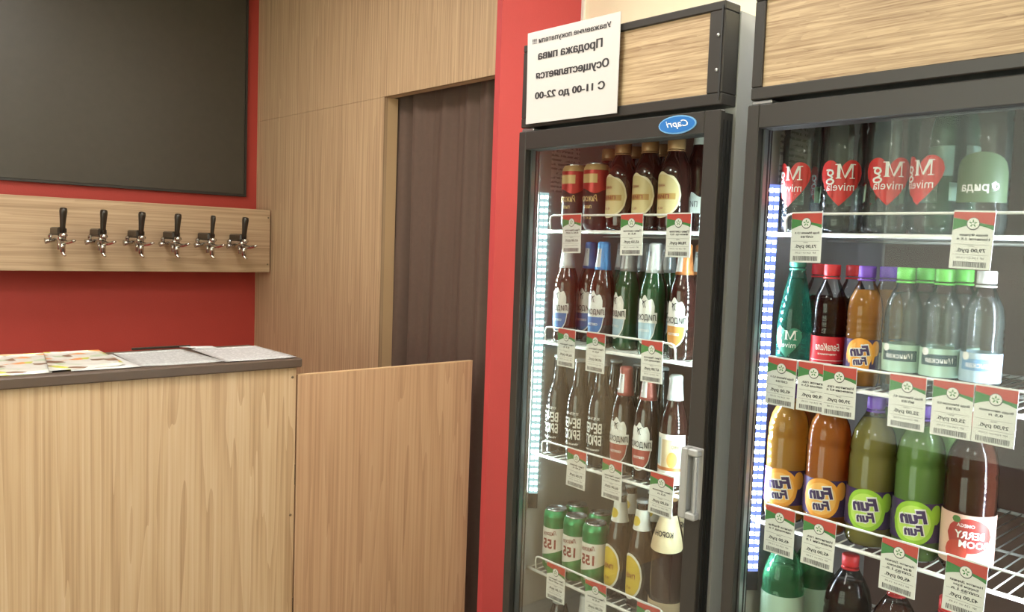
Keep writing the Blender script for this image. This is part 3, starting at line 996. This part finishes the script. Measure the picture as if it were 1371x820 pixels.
# cans
PC = [(.0245, 0), (.0265, .004), (.0320, .012), (.0330, .018), (.0330, .150), (.0318, .157), (.0272, .1645), (.0268, .1675), (.0255, .1678), (.0250, .1655)]
def can(name, bodymat, parts):
    kind(name, [('body', MB().lathe([p for p in PC if p[1] < .152 and p[1] >= 0][:5], 24, cap=True).mesh('body', bodymat), []),
                ('shoulder', MB().lathe([(.0330, .150), (.0318, .157), (.0272, .1645)], 24, cap=False).mesh('shoulder', parts[2]), []),
                ('lid', MB().lathe([(.0272, .1645), (.0276, .1662), (.0272, .1680), (.0258, .1680), (.0250, .1655), (.001, .1655)], 24, cap=False).mesh('lid', parts[0]), [('pull_tab', MB().box(-.012, .008, -.006, .006, .166, .1675, .0006).mesh('pull_tab', 'can_metal'))])]+parts[1])
wh = patch(PC, -2.2, 2.2, lambda t: .052-.022*t, .120, 24, 1, .0005).mesh('label', 'can_white')
tp = patch(PC, -3.1416, 3.1416, .1215, .1495, 28, 1, .0004).mesh('top_band', 'can_green')
can('can_155', 'can_leaf', ('can_metal', [('label', wh, [('lettering', txt(.033, [('155', .078, dict(width=.038, height=.026, bold=.035)), ('Лидское', .106, dict(width=.040, height=.014, bold=.01, shear=.3, slope=-.12))], 'rust_ink'))]), ('top_band', tp, []),
     ('foot_print', txt(.033, [('пиво', .028, dict(width=.018, height=.006))], 'can_white'), [])], 'can_green'))
rd = patch(PC, -3.1416, 3.1416, lambda t: .098+.006*math.sin(t*9), .1495, 30, 1, .0005).mesh('top_band', 'can_red')
gd = patch(PC, -.7, .7, .118, .140, 10, 1, .0009).mesh('crest', 'gold_ink')
can('can_red', 'can_dark', ('can_metal', [('top_band', rd, [('crest', gd)]), ('print', txt(.033, [('Рижское', .080, dict(width=.050, height=.017, shear=.3, bold=.02)), ('пиво', .058, dict(width=.022, height=.008))], 'gold_ink'), []), ('small_print', txt(.033, [('0,45 л', .030, dict(width=.022, height=.007))], 'gold_ink'), [])], 'gold_ink'))

# PET bottles: clear shell, drink inside, cap
def pet(name, prof, shell, drink, cap, fill, parts):
    nk_r, nk_z = prof[-1]
    P = [('bottle', MB().lathe(prof, 28, cap=False).mesh('bottle', shell), [])]
    inner = [(max(r-.0016, .002), z+.0015) for r, z in prof if z < fill]
    inner.append((interp(prof, fill)-.0016, fill))
    P.append(('drink', MB().lathe(inner, 28).mesh('drink', drink), []))
    c = MB().lathe([(nk_r+.0012, nk_z-.020), (nk_r+.0024, nk_z-.018), (nk_r+.0024, nk_z+.001), (nk_r+.001, nk_z+.0025)], 22)
    c.lathe([(nk_r+.003, nk_z-.026), (nk_r+.003, nk_z-.0225)], 22)
    P.append(('cap', c.mesh('cap', cap), []))
    kind(name, P+list(parts))

def prof15(h=.315, r=.0405, ridges=True):
    k = h/.315
    p = [(.022, 0), (.036, .002), (r-.001, .012), (r, .022)]
    for i in range(5 if ridges else 0):
        z = .032+i*.0145
        p += [(r, z*k), (r-.0022, (z+.004)*k), (r, (z+.008)*k)]
    p += [(r, .115*k), (r, .190*k), (r-.0025, .197*k), (r, .204*k), (r-.002, .222*k), (r*.86, .243*k), (r*.64, .264*k), (r*.43, .281*k), (.0150, .292*k), (.0136, .297*k), (.0136, h)]
    return p
P15 = prof15()
# mineral water with a heart
def serif_M(R, zc, w, h, a0, eps=.0016):
    mb = MB()
    def poly(pts):
        mb.add([(-(R+eps)*math.cos(a0+x*w/R), (R+eps)*math.sin(a0+x*w/R), zc+y*h) for x, y in pts], [tuple(range(len(pts)))])
    poly([(-.40, -.5), (-.33, -.5), (-.33, .5), (-.40, .5)])
    poly([(.26, -.5), (.42, -.5), (.42, .5), (.26, .5)])
    poly([(-.42, .5), (-.24, .5), (.05, -.40), (-.02, -.5)])
    poly([(-.02, -.5), (.05, -.40), (.34, .5), (.27, .5)])
    for c in (-.365, .34):
        poly([(c-.14, -.5), (c+.14, -.5), (c+.14, -.44), (c-.14, -.44)])
    poly([(-.52, .44), (-.30, .44), (-.30, .5), (-.52, .5)])
    poly([(.30, .44), (.54, .44), (.54, .5), (.30, .5)])
    return mb
def heart(prof, zc, w, h, mat, eps=.0006):
    hi = lambda t: zc+h*(.26+.34*math.sqrt(max(0, 1-(2*abs(t)-1)**2))*(.75+.25*min(1, abs(t)*3)) + .05*(1-abs(t)))
    lo = lambda t: zc+h*(.26-.96*max(0, 1-abs(t))**.62)
    R = interp(prof, zc)
    return patch(prof, -w/R, w/R, lo, hi, 26, 1, eps).mesh('label', mat)
def heart_parts(prof, zc, w, h, mat, word='mivela'):
    R = interp(prof, zc)
    mb = serif_M(R, zc+h*.30, w*.80, h*.42, -.22)
    curved_text(mb, 'g', R, zc+h*.14, width=w*.42, height=h*.46, a0=.46, bold=.0, eps=.0016)
    t2 = MB()
    curved_text(t2, word, R, zc-h*.14, width=w*1.2, height=h*.24, bold=.0, eps=.0016)
    mb.add(t2.v, t2.f)
    return ('label', heart(prof, zc, w, h, mat), [('lettering', mb.mesh('lettering', 'white'))])
side = patch(P15, 1.15, 2.6, .060, .092, 8, 1).mesh('side_label', 'water_pale')
side2 = patch(P15, -2.6, -1.3, .060, .092, 8, 1).mesh('side_label', 'water_pale')
sidet = txt(.0405, [('магний', .082, dict(width=.034, height=.006, a0=1.85)), ('вода 1,5 л', .070, dict(width=.040, height=.006, a0=1.85))], 'ink_soft')
pet('mivela', P15, 'pet', 'liq_water', 'red_cap', .270, [heart_parts(P15, .098, .043, .066, 'heart_red'), ('side_label', side, [('lettering', sidet)]), ('side_label', side2, [])])
# teal small mineral water
PT = [(.020, 0), (.031, .002), (.034, .010), (.0345, .020), (.0345, .105), (.0330, .125), (.0285, .150), (.0225, .180), (.0175, .205), (.0145, .220), (.0136, .226), (.0136, .242)]
st_ = patch(PT, -1.1, 1.5, .018, .036, 10, 1).mesh('foot_label', 'water_pale')
pet('mivela_teal', PT, 'pet_teal', 'liq_teal', 'teal_cap', .200, [heart_parts(PT, .072, .030, .045, 'heart_green'), ('foot_label', st_, [])])
# half-litre soda
def prof05(h=.228, r=.0328):
    k = h/.228
    p = [(.020, 0), (.030, .002), (r-.001, .010), (r, .018), (r, .034*k), (r-.0008, .036*k), (r-.0008, .092*k), (r, .094*k)]
    for i in range(3):
        z = .100+i*.012
        p += [(r, z*k), (r-.0016, (z+.004)*k), (r, (z+.008)*k)]
    p += [(r-.001, .150*k), (r*.88, .168*k), (r*.66, .185*k), (r*.47, .198*k), (.0140, .206*k), (.0134, .210*k), (.0134, h)]
    return p
P05 = prof05()
full = lambda prof, z0, z1, mat, n='label': patch(prof, -3.1416, 3.1416, z0, z1, 32, 1, .0008).mesh(n, mat)
pet('cola', P05, 'pet', 'liq_cola', 'red_cap', .165, [('label', full(P05, .038, .090, 'cola_red'), [('lettering', txt(.0328, [('БелаКола', .070, dict(width=.046, height=.014, shear=.25)), ('газированный', .056, dict(width=.034, height=.005))], 'white')),
     ('label_rule', patch(P05, -1.2, 1.2, .043, .0442, 10, 1, .0012).mesh('label_rule', 'white'))])])
def funparts(prof, z0, z1, disc, pale, n2=.0):
    R = interp(prof, (z0+z1)/2)
    zc, h = (z0+z1)/2, (z1-z0)
    d = disc_patch(prof, .05, zc-h*.02, R*.86, h*.56, .0013, 22).mesh('label_disc', disc)
    d1 = disc_patch(prof, .05, zc-h*.02, R*.68, h*.44, .0017, 22).mesh('label_ring', pale)
    fr_ = disc_patch(prof, -.85, zc+h*.22, R*.26, h*.25, .0015, 12).mesh('fruit', disc)
    bc = patch(prof, -1.42, -1.12, zc-h*.46, zc+h*.08, 4, 1, .0016).mesh('barcode', 'lab_white')
    e_ = .0026
    return ('label', full(prof, z0, z1, 'fun_violet'), [('label_disc', d), ('label_ring', d1), ('fruit', fr_), ('barcode', bc),
            ('lettering', txt(R, [('Fun', zc+h*.13, dict(width=R*1.06, height=h*.34, a0=.05, bold=.05, shear=.25, slope=-.12, eps=e_+.0004)), ('Fun', zc-h*.20, dict(width=R*.74, height=h*.26, a0=.0, bold=.05, shear=.25, slope=-.12, eps=e_+.0004))], 'fun_violet')),
            ('lettering_outline', txt(R, [('Fun', zc+h*.13, dict(width=R*1.16, height=h*.42, a0=.05, bold=.10, shear=.25, slope=-.12, eps=e_)), ('Fun', zc-h*.20, dict(width=R*.84, height=h*.34, a0=.0, bold=.10, shear=.25, slope=-.12, eps=e_))], 'lab_white'))])
pet('fun_small', P05, 'pet', 'liq_orange', 'purple_cap', .185, [funparts(P05, .034, .092, 'fun_orange', 'fun_peach')])
def water(name, capm, lab, low):
    pet(name, P05, 'pet', 'liq_water', capm, .185, [('label', full(P05, .040, .090, low), [('label_band', patch(P05, -1.0, 1.0, .060, .080, 12, 1, .0012).mesh('label_band', lab)),
        ('label_mark', disc_patch(P05, .75, .084, .007, .007, .0016, 10).mesh('label_mark', 'white')),
        ('lettering', txt(.0328, [('Минская', .070, dict(width=.044, height=.010, eps=.0020))], 'white'))])])
water('water_green', 'green_cap', 'water_label', 'water_pale')
water('water_blue', 'white_cap', 'blue_label', 'lab_pale')
P15B = prof15(.282, .0425, False)
for nm, liq, dc, pl in (('fun_amber', 'liq_amber', 'fun_orange', 'fun_peach'), ('fun_deep', 'liq_deep', 'fun_orange', 'fun_peach'), ('fun_olive', 'liq_olive', 'fun_lime', 'fun_limepale'), ('fun_lime', 'liq_lime', 'fun_lime', 'fun_limepale')):
    pet(nm, P15B, 'pet', liq, 'purple_cap', .245, [funparts(P15B, .040, .112, dc, pl)])
bl = patch(P15B, -1.7, 1.7, .022, .112, 22, 1, .0008).mesh('label', 'berry_label')
pet('berry', P15B, 'pet', 'liq_berry', 'red_cap', .245, [('label', bl, [('label_blot', disc_patch(P15B, -.05, .076, .036, .030, .0013, 18).mesh('label_blot', 'berry_red')), ('fruit', disc_patch(P15B, .42, .046, .018, .020, .0017, 14).mesh('fruit', 'strawberry')),
     ('fruit_leaf', disc_patch(P15B, .45, .103, .007, .006, .0017, 8).mesh('fruit_leaf', 'berry_leaf')),
     ('lettering', txt(.0425, [('BERRY', .078, dict(width=.044, height=.013, a0=-.05, bold=.03, eps=.0034)), ('BOOM', .062, dict(width=.044, height=.013, a0=-.22, bold=.03, eps=.0034)), ('OMEGA', .094, dict(width=.026, height=.006, a0=.1, eps=.0034))], 'lab_white'))])])
pet('green_pet', prof15(.285, .0425, True), 'pet_green', 'liq_green', 'teal_cap', .21, [('label', full(prof15(.285, .0425, True), .110, .165, 'water_pale'), [])])
pet('cola_big', prof15(.280, .0445, False), 'pet', 'liq_cola', 'red_cap', .225, [('label', full(prof15(.280, .0445, False), .050, .125, 'cola_red'), [('lettering', txt(.0445, [('Кола', .088, dict(width=.060, height=.026, shear=.3))], 'white'))])])
pet('brown_big', prof15(.258, .0425, False), 'pet', 'liq_berry', 'red_cap', .215, [('label', full(prof15(.258, .0425, False), .050, .115, 'berry_label'), [])])
lab = patch(P15, -1.2, 1.2, .055, lambda t: .105+.035*q_(t), 16, 1, .0008).mesh('label', 'ida_label')
pet('ida', P15, 'pet', 'liq_water', 'green_cap', .27, [('label', lab, [('lettering', txt(.0405, [('Фрида', .080, dict(width=.060, height=.020, bold=.02))], 'white'))])])

def yat(u, v, x):
    return onx(u, v, x).y

FR = 'in the beer fridge'
SR = 'in the soft drinks fridge'
def row(items, shelf, fridge_name, back=1, step=.072):
    """items: (kind, u, v, x centre, label, category, name, group, yaw)"""
    z = SHELF[shelf]
    for kd, u, v, x, lb, cat, nm, grp, yaw in items:
        y = yat(u, v, x)
        put(kd, nm, lb, cat, x, y, z+.0005, yaw, 1.0, grp)

XB = XRL+.006+.0345           # centre line of the front row of beer bottles
G1 = ['drinks on the top shelf of the beer fridge', 'drinks on the second shelf of the beer fridge', 'drinks on the third shelf of the beer fridge', 'drinks on the fourth shelf of the beer fridge', 'drinks on the lowest visible shelf of the beer fridge']
row([
 ('can_red', 769, 260, XB, 'red and dark beer can on the top shelf, nearer the light strip of two', 'can', 'beer_can', G1[0], .1),
 ('can_red', 798, 260, XB, 'red and dark beer can on the top shelf beside the cream-label bottles', 'can', 'beer_can', G1[0], .1),
 ('beer_cream', 833, 240, XB+.005, 'brown beer bottle with cream round label, leftmost of three on the top shelf', 'bottle', 'beer_bottle', G1[0], -.28),
 ('beer_cream', 869, 240, XB+.005, 'brown beer bottle with cream round label, middle of three on the top shelf', 'bottle', 'beer_bottle', G1[0], -.28),
 ('beer_cream', 904, 240, XB+.005, 'brown beer bottle with cream round label, rightmost of three on the top shelf', 'bottle', 'beer_bottle', G1[0], -.28),
 ('beer_white', 937, 240, XB+.078, 'brown beer bottle with small white label at the right end of the top shelf', 'bottle', 'beer_bottle', G1[0], 0),
], 0, FR)
row([
 ('lid_white_blue', 758, 400, XB+.004, 'beer bottle with white neck foil and blue label closest to the light strip, second shelf', 'bottle', 'beer_bottle', G1[1], 0),
 ('lid_blue', 789, 400, XB+.066, 'blue-foil beer bottle partly hidden by another blue one on the second shelf', 'bottle', 'beer_bottle', G1[1], .1),
 ('lid_bright', 806, 400, XB, 'beer bottle with the brightest blue neck foil on the second shelf', 'bottle', 'beer_bottle', G1[1], 0),
 ('lid_silver', 840, 400, XB+.02, 'green glass beer bottle with silver neck foil behind the middle price tag', 'bottle', 'beer_bottle', G1[1], -.35),
 ('lid_white', 875, 400, XB, 'green glass beer bottle with white neck foil and pale blue label', 'bottle', 'beer_bottle', G1[1], 0),
 ('lid_orange', 915, 400, XB, 'beer bottle with copper neck foil and orange label on the second shelf', 'bottle', 'beer_bottle', G1[1], 0),
 ('lid_orange', 937, 400, XB+.072, 'orange-label beer bottle half hidden by the right door post, second shelf', 'bottle', 'beer_bottle', G1[1], 0),
], 1, FR)
row([
 ('beer_black', 747, 560, XB+.01, 'black beer bottle with white print, leftmost of three beside the light strip', 'bottle', 'beer_bottle', G1[2], 0),
 ('beer_black', 775, 560, XB, 'black beer bottle with white print, middle one of three', 'bottle', 'beer_bottle', G1[2], .1),
 ('beer_black', 804, 560, XB, 'black beer bottle with white print, rightmost of three', 'bottle', 'beer_bottle', G1[2], .05),
 ('lid_rust', 836, 560, XB, 'beer bottle with rust-red label next to the black bottles', 'bottle', 'beer_bottle', G1[2], .1),
 ('lid_rust', 867, 560, XB, 'beer bottle with rust-red label next to the tall white label bottle', 'bottle', 'beer_bottle', G1[2], .1),
 ('beer_tall', 903, 560, XB, 'beer bottle with tall white label and orange picture on the third shelf', 'bottle', 'beer_bottle', G1[2], .35),
], 2, FR)
row([
 ('can_155', 744, 710, XB, 'green and white beer can, front left one of the group of cans', 'can', 'beer_can', G1[3], .25),
 ('can_155', 771, 712, XB, 'green and white beer can, front middle one of the group of cans', 'can', 'beer_can', G1[3], .2),
 ('can_155', 797, 718, XB, 'green and white beer can, front right one beside a brown bottle', 'can', 'beer_can', G1[3], .15),
 ('can_155', 772, 700, XB+.072, 'green and white beer can behind the front cans on the left', 'can', 'beer_can', G1[3], .15),
 ('can_155', 804, 700, XB+.072, 'green and white beer can behind the front cans on the right', 'can', 'beer_can', G1[3], .15),
 ('beer_yellow', 829, 720, XB+.01, 'brown beer bottle with yellow oval label and white neck beside the cans', 'bottle', 'beer_bottle', G1[3], -.2),
 ('beer_yellow', 859, 720, XB+.005, 'brown beer bottle with yellow oval label and white neck beside the big bottle', 'bottle', 'beer_bottle', G1[3], -.2),
 ('beer_big', 895, 720, XB+.012, 'big brown beer bottle with beige neck label on the fourth shelf', 'bottle', 'beer_bottle', G1[3], .2),
 ('beer_big', 921, 720, XB+.105, 'big brown beer bottle mostly hidden by the right door post, fourth shelf', 'bottle', 'beer_bottle', G1[3], 0),
], 3, FR)
row([
 ('beer_tall', 748, 840, XB+.03, 'dark bottle on the lowest visible shelf beneath the cans, left one', 'bottle', 'beer_bottle', G1[4], 0),
 ('beer_tall', 783, 840, XB+.02, 'dark bottle with pale neck on the lowest visible shelf, middle one', 'bottle', 'beer_bottle', G1[4], 0),
 ('beer_tall', 832, 840, XB+.02, 'dark bottle with pale neck on the lowest visible shelf, right one', 'bottle', 'beer_bottle', G1[4], 0),
], 4, FR)
# second rows in the beer fridge, standing right behind the front ones
def behind(shelf, kd, ulist, v, x, what, grp, nm='beer_bottle', cat='bottle'):
    words = {1: [''], 2: [', left one', ', right one'], 3: [', left one', ', middle one', ', right one'],
             4: [', leftmost', ', second from left', ', third from left', ', rightmost']}[len(ulist)]
    for u, w in zip(ulist, words):
        put(kd, nm, '%s, second row%s' % (what, w), cat, x, yat(u, v, x), SHELF[shelf]+.0005, 0, 1, grp)
B1 = ['second-row drinks on beer fridge shelf %d' % (i+1) for i in range(5)]
behind(0, 'beer_cream', (815, 850, 886), 240, XB+.084, 'cream-label brown beer bottle on the top shelf', B1[0])
behind(1, 'lid_silver', (832, 861, 893), 400, XB+.092, 'silver-foil green beer bottle on the second shelf', B1[1])
behind(2, 'beer_black', (790, 822, 853, 884), 560, XB+.076, 'black beer bottle on the third shelf', B1[2])
behind(3, 'beer_yellow', (842, 873), 720, XB+.085, 'white-neck brown beer bottle on the fourth shelf', B1[3])

XS = XRL+.0046+.0425
XH = XRL+.006+.0345
G2 = ['bottles on the top shelf of the soft drinks fridge', 'bottles on the second shelf of the soft drinks fridge', 'bottles on the third shelf of the soft drinks fridge', 'bottles on the lowest shelf of the soft drinks fridge']
row([
 ('mivela', 1075, 230, XS, 'clear water bottle with red heart label, leftmost on the top shelf', 'bottle', 'water_bottle', G2[0], -.15),
 ('mivela', 1129, 230, XS, 'clear water bottle with red heart label, second from left on the top shelf', 'bottle', 'water_bottle', G2[0], .35),
 ('mivela', 1190, 230, XS, 'clear water bottle with red heart label, third from left on the top shelf', 'bottle', 'water_bottle', G2[0], .42),
 ('mivela', 1252, 230, XS, 'clear water bottle with its red heart label turned aside, fourth on the top shelf', 'bottle', 'water_bottle', G2[0], -.3),
 ('ida', 1318, 230, XS, 'water bottle with green label and white lettering at the right of the top shelf', 'bottle', 'water_bottle', G2[0], .2),
], 0, SR)
row([
 ('mivela_teal', 1066, 400, XH, 'teal water bottle with green heart label beside the light strip', 'bottle', 'water_bottle', G2[1], .1),
 ('cola', 1111, 420, XH, 'dark cola bottle with red label and red cap on the second shelf', 'bottle', 'soda_bottle', G2[1], .45),
 ('fun_small', 1158, 420, XH, 'small orange soda bottle with purple cap on the second shelf', 'bottle', 'soda_bottle', G2[1], .35),
 ('water_green', 1210, 420, XH, 'small clear water bottle with green cap beside the orange soda', 'bottle', 'water_bottle', G2[1], .3),
 ('water_green', 1262, 420, XH, 'small clear water bottle with green cap, second one from the orange soda', 'bottle', 'water_bottle', G2[1], .35),
 ('water_blue', 1318, 420, XH, 'small clear water bottle with pale blue label at the right of the second shelf', 'bottle', 'water_bottle', G2[1], .3),
], 1, SR)
row([
 ('fun_amber', 1054, 600, XS, 'large yellow-orange soda bottle, leftmost on the third shelf', 'bottle', 'soda_bottle', G2[2], .3),
 ('fun_deep', 1109, 610, XS, 'large deep orange soda bottle, second on the third shelf', 'bottle', 'soda_bottle', G2[2], .3),
 ('fun_olive', 1168, 620, XS, 'large olive-green soda bottle with lime label and purple cap', 'bottle', 'soda_bottle', G2[2], .3),
 ('fun_lime', 1232, 630, XS, 'large bright green soda bottle with lime label', 'bottle', 'soda_bottle', G2[2], .3),
 ('berry', 1301, 640, XS, 'large brown soda bottle with pink berry label on the third shelf', 'bottle', 'soda_bottle', G2[2], .35),
], 2, SR)
row([
 ('green_pet', 1049, 770, XS+.0, 'large green bottle on the lowest shelf beside the light strip', 'bottle', 'soda_bottle', G2[3], 0),
 ('green_pet', 1088, 780, XS+.090, 'large green bottle on the lowest shelf beside the cola', 'bottle', 'soda_bottle', G2[3], 0),
 ('cola_big', 1137, 780, XS+.003, 'large dark cola bottle with red cap on the lowest shelf', 'bottle', 'soda_bottle', G2[3], .3),
 ('brown_big', 1200, 800, XS, 'large brown bottle next to the cola on the lowest shelf', 'bottle', 'soda_bottle', G2[3], .3),
 ('brown_big', 1270, 810, XS, 'large brown bottle at the right of the lowest shelf', 'bottle', 'soda_bottle', G2[3], .3),
], 3, SR)
B2 = ['second-row bottles on soft drinks fridge shelf %d' % (i+1) for i in range(4)]
behind(0, 'mivela', (1114, 1176), 230, XS+.086, 'red heart water bottle on the top shelf', B2[0], 'water_bottle')
behind(0, 'green_pet', (1276,), 230, XS+.088, 'green bottle beside the green label water on the top shelf', B2[0], 'water_bottle')
behind(1, 'cola', (1094, 1140), 420, XH+.072, 'red-label cola bottle on the second shelf', B2[1], 'soda_bottle')
behind(1, 'fun_small', (1186,), 420, XH+.072, 'small orange soda bottle on the second shelf', B2[1], 'soda_bottle')
behind(1, 'water_green', (1236, 1288), 420, XH+.072, 'green-cap water bottle on the second shelf', B2[1], 'water_bottle')
behind(2, 'fun_deep', (1086,), 620, XS+.09, 'large orange soda bottle on the third shelf', B2[2], 'soda_bottle')
behind(2, 'fun_lime', (1190, 1260), 640, XS+.09, 'large green soda bottle on the third shelf', B2[2], 'soda_bottle')

# ------------------------------------------------------------------ price tags
TW, TH = .066, .099
def tag_base():
    P = []
    P.append(('card', MB().box(-.0007, .0007, -TW/2, TW/2, -TH, 0).mesh('card', 'tag_white')))
    def strip(lo, hi, x, mat, nm, n=16):
        mb = MB(); vs, fs = [], []
        for i in range(n+1):
            t = -1+2*i/n
            vs += [(x, t*TW/2*.985, lo(t)), (x, t*TW/2*.985, hi(t))]
        for i in range(n):
            fs.append((2*i, 2*i+1, 2*i+3, 2*i+2))
        return (nm, mb.add(vs, fs).mesh(nm, mat))
    P.append(strip(lambda t: -.019+.006*t, lambda t: -.003, -.0011, 'tag_red', 'red_band'))
    P.append(strip(lambda t: -.034+.009*math.cos(t*1.5)-.001*t, lambda t: -.0185+.006*t, -.0011, 'tag_green', 'green_band'))
    n = 20
    rim = MB().add([(-.0016, .0095*math.cos(6.2832*i/n)*1.12, -.0225+.0108*math.sin(6.2832*i/n)) for i in range(n)], [tuple(range(n))])
    P.append(('emblem_rim', rim.mesh('emblem_rim', 'ink_soft')))
    em = MB().add([(-.0020, .0095*math.cos(6.2832*i/n), -.0220+.0095*math.sin(6.2832*i/n)) for i in range(n)], [tuple(range(n))])
    P.append(('emblem', em.mesh('emblem', 'emblem_white')))
    mk = MB()
    for k in range(5):
        a = 6.2832*k/5+.3
        c, s = math.cos(a), math.sin(a)
        mk.add([(-.0024, .0012*c-.0006*s, -.0220+.0012*s+.0006*c), (-.0024, .0055*c-.0012*s, -.0220+.0055*s+.0012*c), (-.0024, .0066*c+.0006*s, -.0220+.0066*s-.0006*c), (-.0024, .0030*c+.0014*s, -.0220+.0030*s-.0014*c)], [(0, 1, 2, 3)])
    P.append(('emblem_mark', mk.mesh('emblem_mark', 'tag_green')))
    bc = MB()
    y = -.026
    rnd = random.Random(3)
    while y < .026:
        w = rnd.choice((.0006, .0011, .0016))
        bc.box(-.0011, -.0008, y, y+w, -.0955, -.0865)
        y += w+rnd.choice((.0007, .0012))
    bc.box(-.0010, -.0008, -.029, .029, -.0712+.0135, -.0708+.0135).box(-.0010, -.0008, -.029, .029, -.0752, -.0748)
    P.append(('barcode', bc.mesh('barcode', 'ink_soft')))
    return P
TAG = tag_base()
_tags = {}
def price_tag(u, v, shelf_z, lines, price, label, group, yaw=0.0, tilt=0.0, dx=0.0):
    x = XRL-.0062-dx
    p = onx(u, v, x)
    t = thing('price_tag', label, 'price tag', (x, p.y, shelf_z+.041), 0, group)
    t.rotation_euler = (tilt, 0, yaw)
    for nm, me in TAG:
        link(nm, me, t)
    key = (tuple(lines), price)
    if key not in _tags:
        mb = MB()
        for k, ln in enumerate(lines):
            flat_text(mb, ln, -.0010, -.002, -.0415-.0070*k, width=min(.052, .0044*len(ln)), height=.0050, bold=.02)
        flat_text(mb, 'цена', -.0010, 0, -.0600+.0000, width=.010, height=.0024, bold=.0)
        flat_text(mb, price+' руб.', -.0010, .0, -.0680, width=.046, height=.0082, bold=.015)
        flat_text(mb, '№ 124 от 12.05', -.0010, .0, -.0800, width=.044, height=.0032, bold=.0)
        _tags[key] = mb.mesh('lettering', 'ink')
    link('lettering', _tags[key], t)
TG1 = 'price tags hanging in the beer fridge'
TG2 = 'price tags hanging in the soft drinks fridge'
beertags = [
 (0, 765, 315, 'Пиво Рижское', '0,45 л ж/б', '61,00', 'under the red cans'), (0, 845, 316, 'Пиво светлое', '0,5 л', '65,50', 'in the middle of the top shelf'), (0, 908, 318, 'Пиво светлое', 'фильтр. 0,5', '78,00', 'at the right of the top shelf'),
 (1, 758, 470, 'Пиво Лидское', '0,5 л', '66,00', 'leftmost under the blue-label bottles'), (1, 797, 475, 'Пиво Лидское', '0,5 л', '69,00', 'second under the blue-label bottles'), (1, 872, 487, 'Пиво Лидское', 'пилснер 0,5', '67,00', 'under the green glass bottles'),
 (2, 772, 627, 'Пиво тёмное', '0,45 л', '72,00', 'under the black bottles'), (2, 819, 640, 'Пиво Лидское', 'бархат. 0,5', '66,00', 'under the rust-label bottles'), (2, 886, 657, 'Пиво крепкое', '0,5 л', '65,00', 'at the right end of the third shelf'),
 (3, 744, 778, 'Пиво Лидское', '155 ж/б 0,45', '61,00', 'under the green and white cans'), (3, 797, 798, 'Пиво светлое', '0,5 л', '65,00', 'below the yellow oval label bottles'), (3, 868, 826, 'Пиво Корона', '1,0 л', '118,00', 'below the big brown bottle')]
for s, u, v, a, b, pr, lb in beertags:
    price_tag(u, v, SHELF[s], (a, b), pr, 'white price tag with red and green top '+lb, TG1, random.uniform(-.08, .08), random.uniform(-.03, .03))
sodatags = [
 (0, 1079, 318, ('Вода Мивела 1,5 л', 'сл/газ'), '73,00', 'under the leftmost heart label bottle', 0), (0, 1303, 316, ('Вода Фрида', 'Напиток 1,5 л'), '79,00', 'under the green label water', 0),
 (1, 1046, 513, ('Вода Мивела 0,5 л', 'сл/газ'), '45,00', 'below the teal water bottle', 0), (1, 1089, 517, ('Напиток газ.', 'БелаКола 0,5 л'), '39,00', 'below the cola', 0), (1, 1123, 521, ('Напиток газ.', 'апельсин 0,5 л'), '39,00', 'below the small orange soda', .003),
 (1, 1214, 536, ('Вода Минская 0,5', 'н/газ'), '25,00', 'below the nearer green-cap water', 0), (1, 1275, 543, ('Вода Минская 0,5', 'с/газ'), '25,00', 'below the second green-cap water', 0), (1, 1333, 550, ('Вода питьевая', '0,5 л'), '29,00', 'cut by the right edge of the photo', 0),
 (2, 1043, 717, ('Напиток ФанФан', 'лимонад 1 л'), '45,00', 'below the yellow-orange soda', 0), (2, 1096, 732, ('Напиток газ.', 'апельсин 1 л'), '45,00', 'below the deep orange soda', 0),
 (2, 1203, 764, ('Напиток Дарида', 'Фан Яблоко', 'сл/газ 1 л'), '45,00', 'below the bright green soda', 0), (2, 1293, 785, ('Напиток Дарида', 'Берри Бум', 'сл/газ 1 л'), '42,00', 'below the pink berry label bottle', 0)]
for s, u, v, lns, pr, lb, dx in sodatags:
    price_tag(u, v, SHELF[s], lns, pr, 'white price tag with red and green top '+lb, TG2, random.uniform(-.06, .06), random.uniform(-.02, .04), dx)
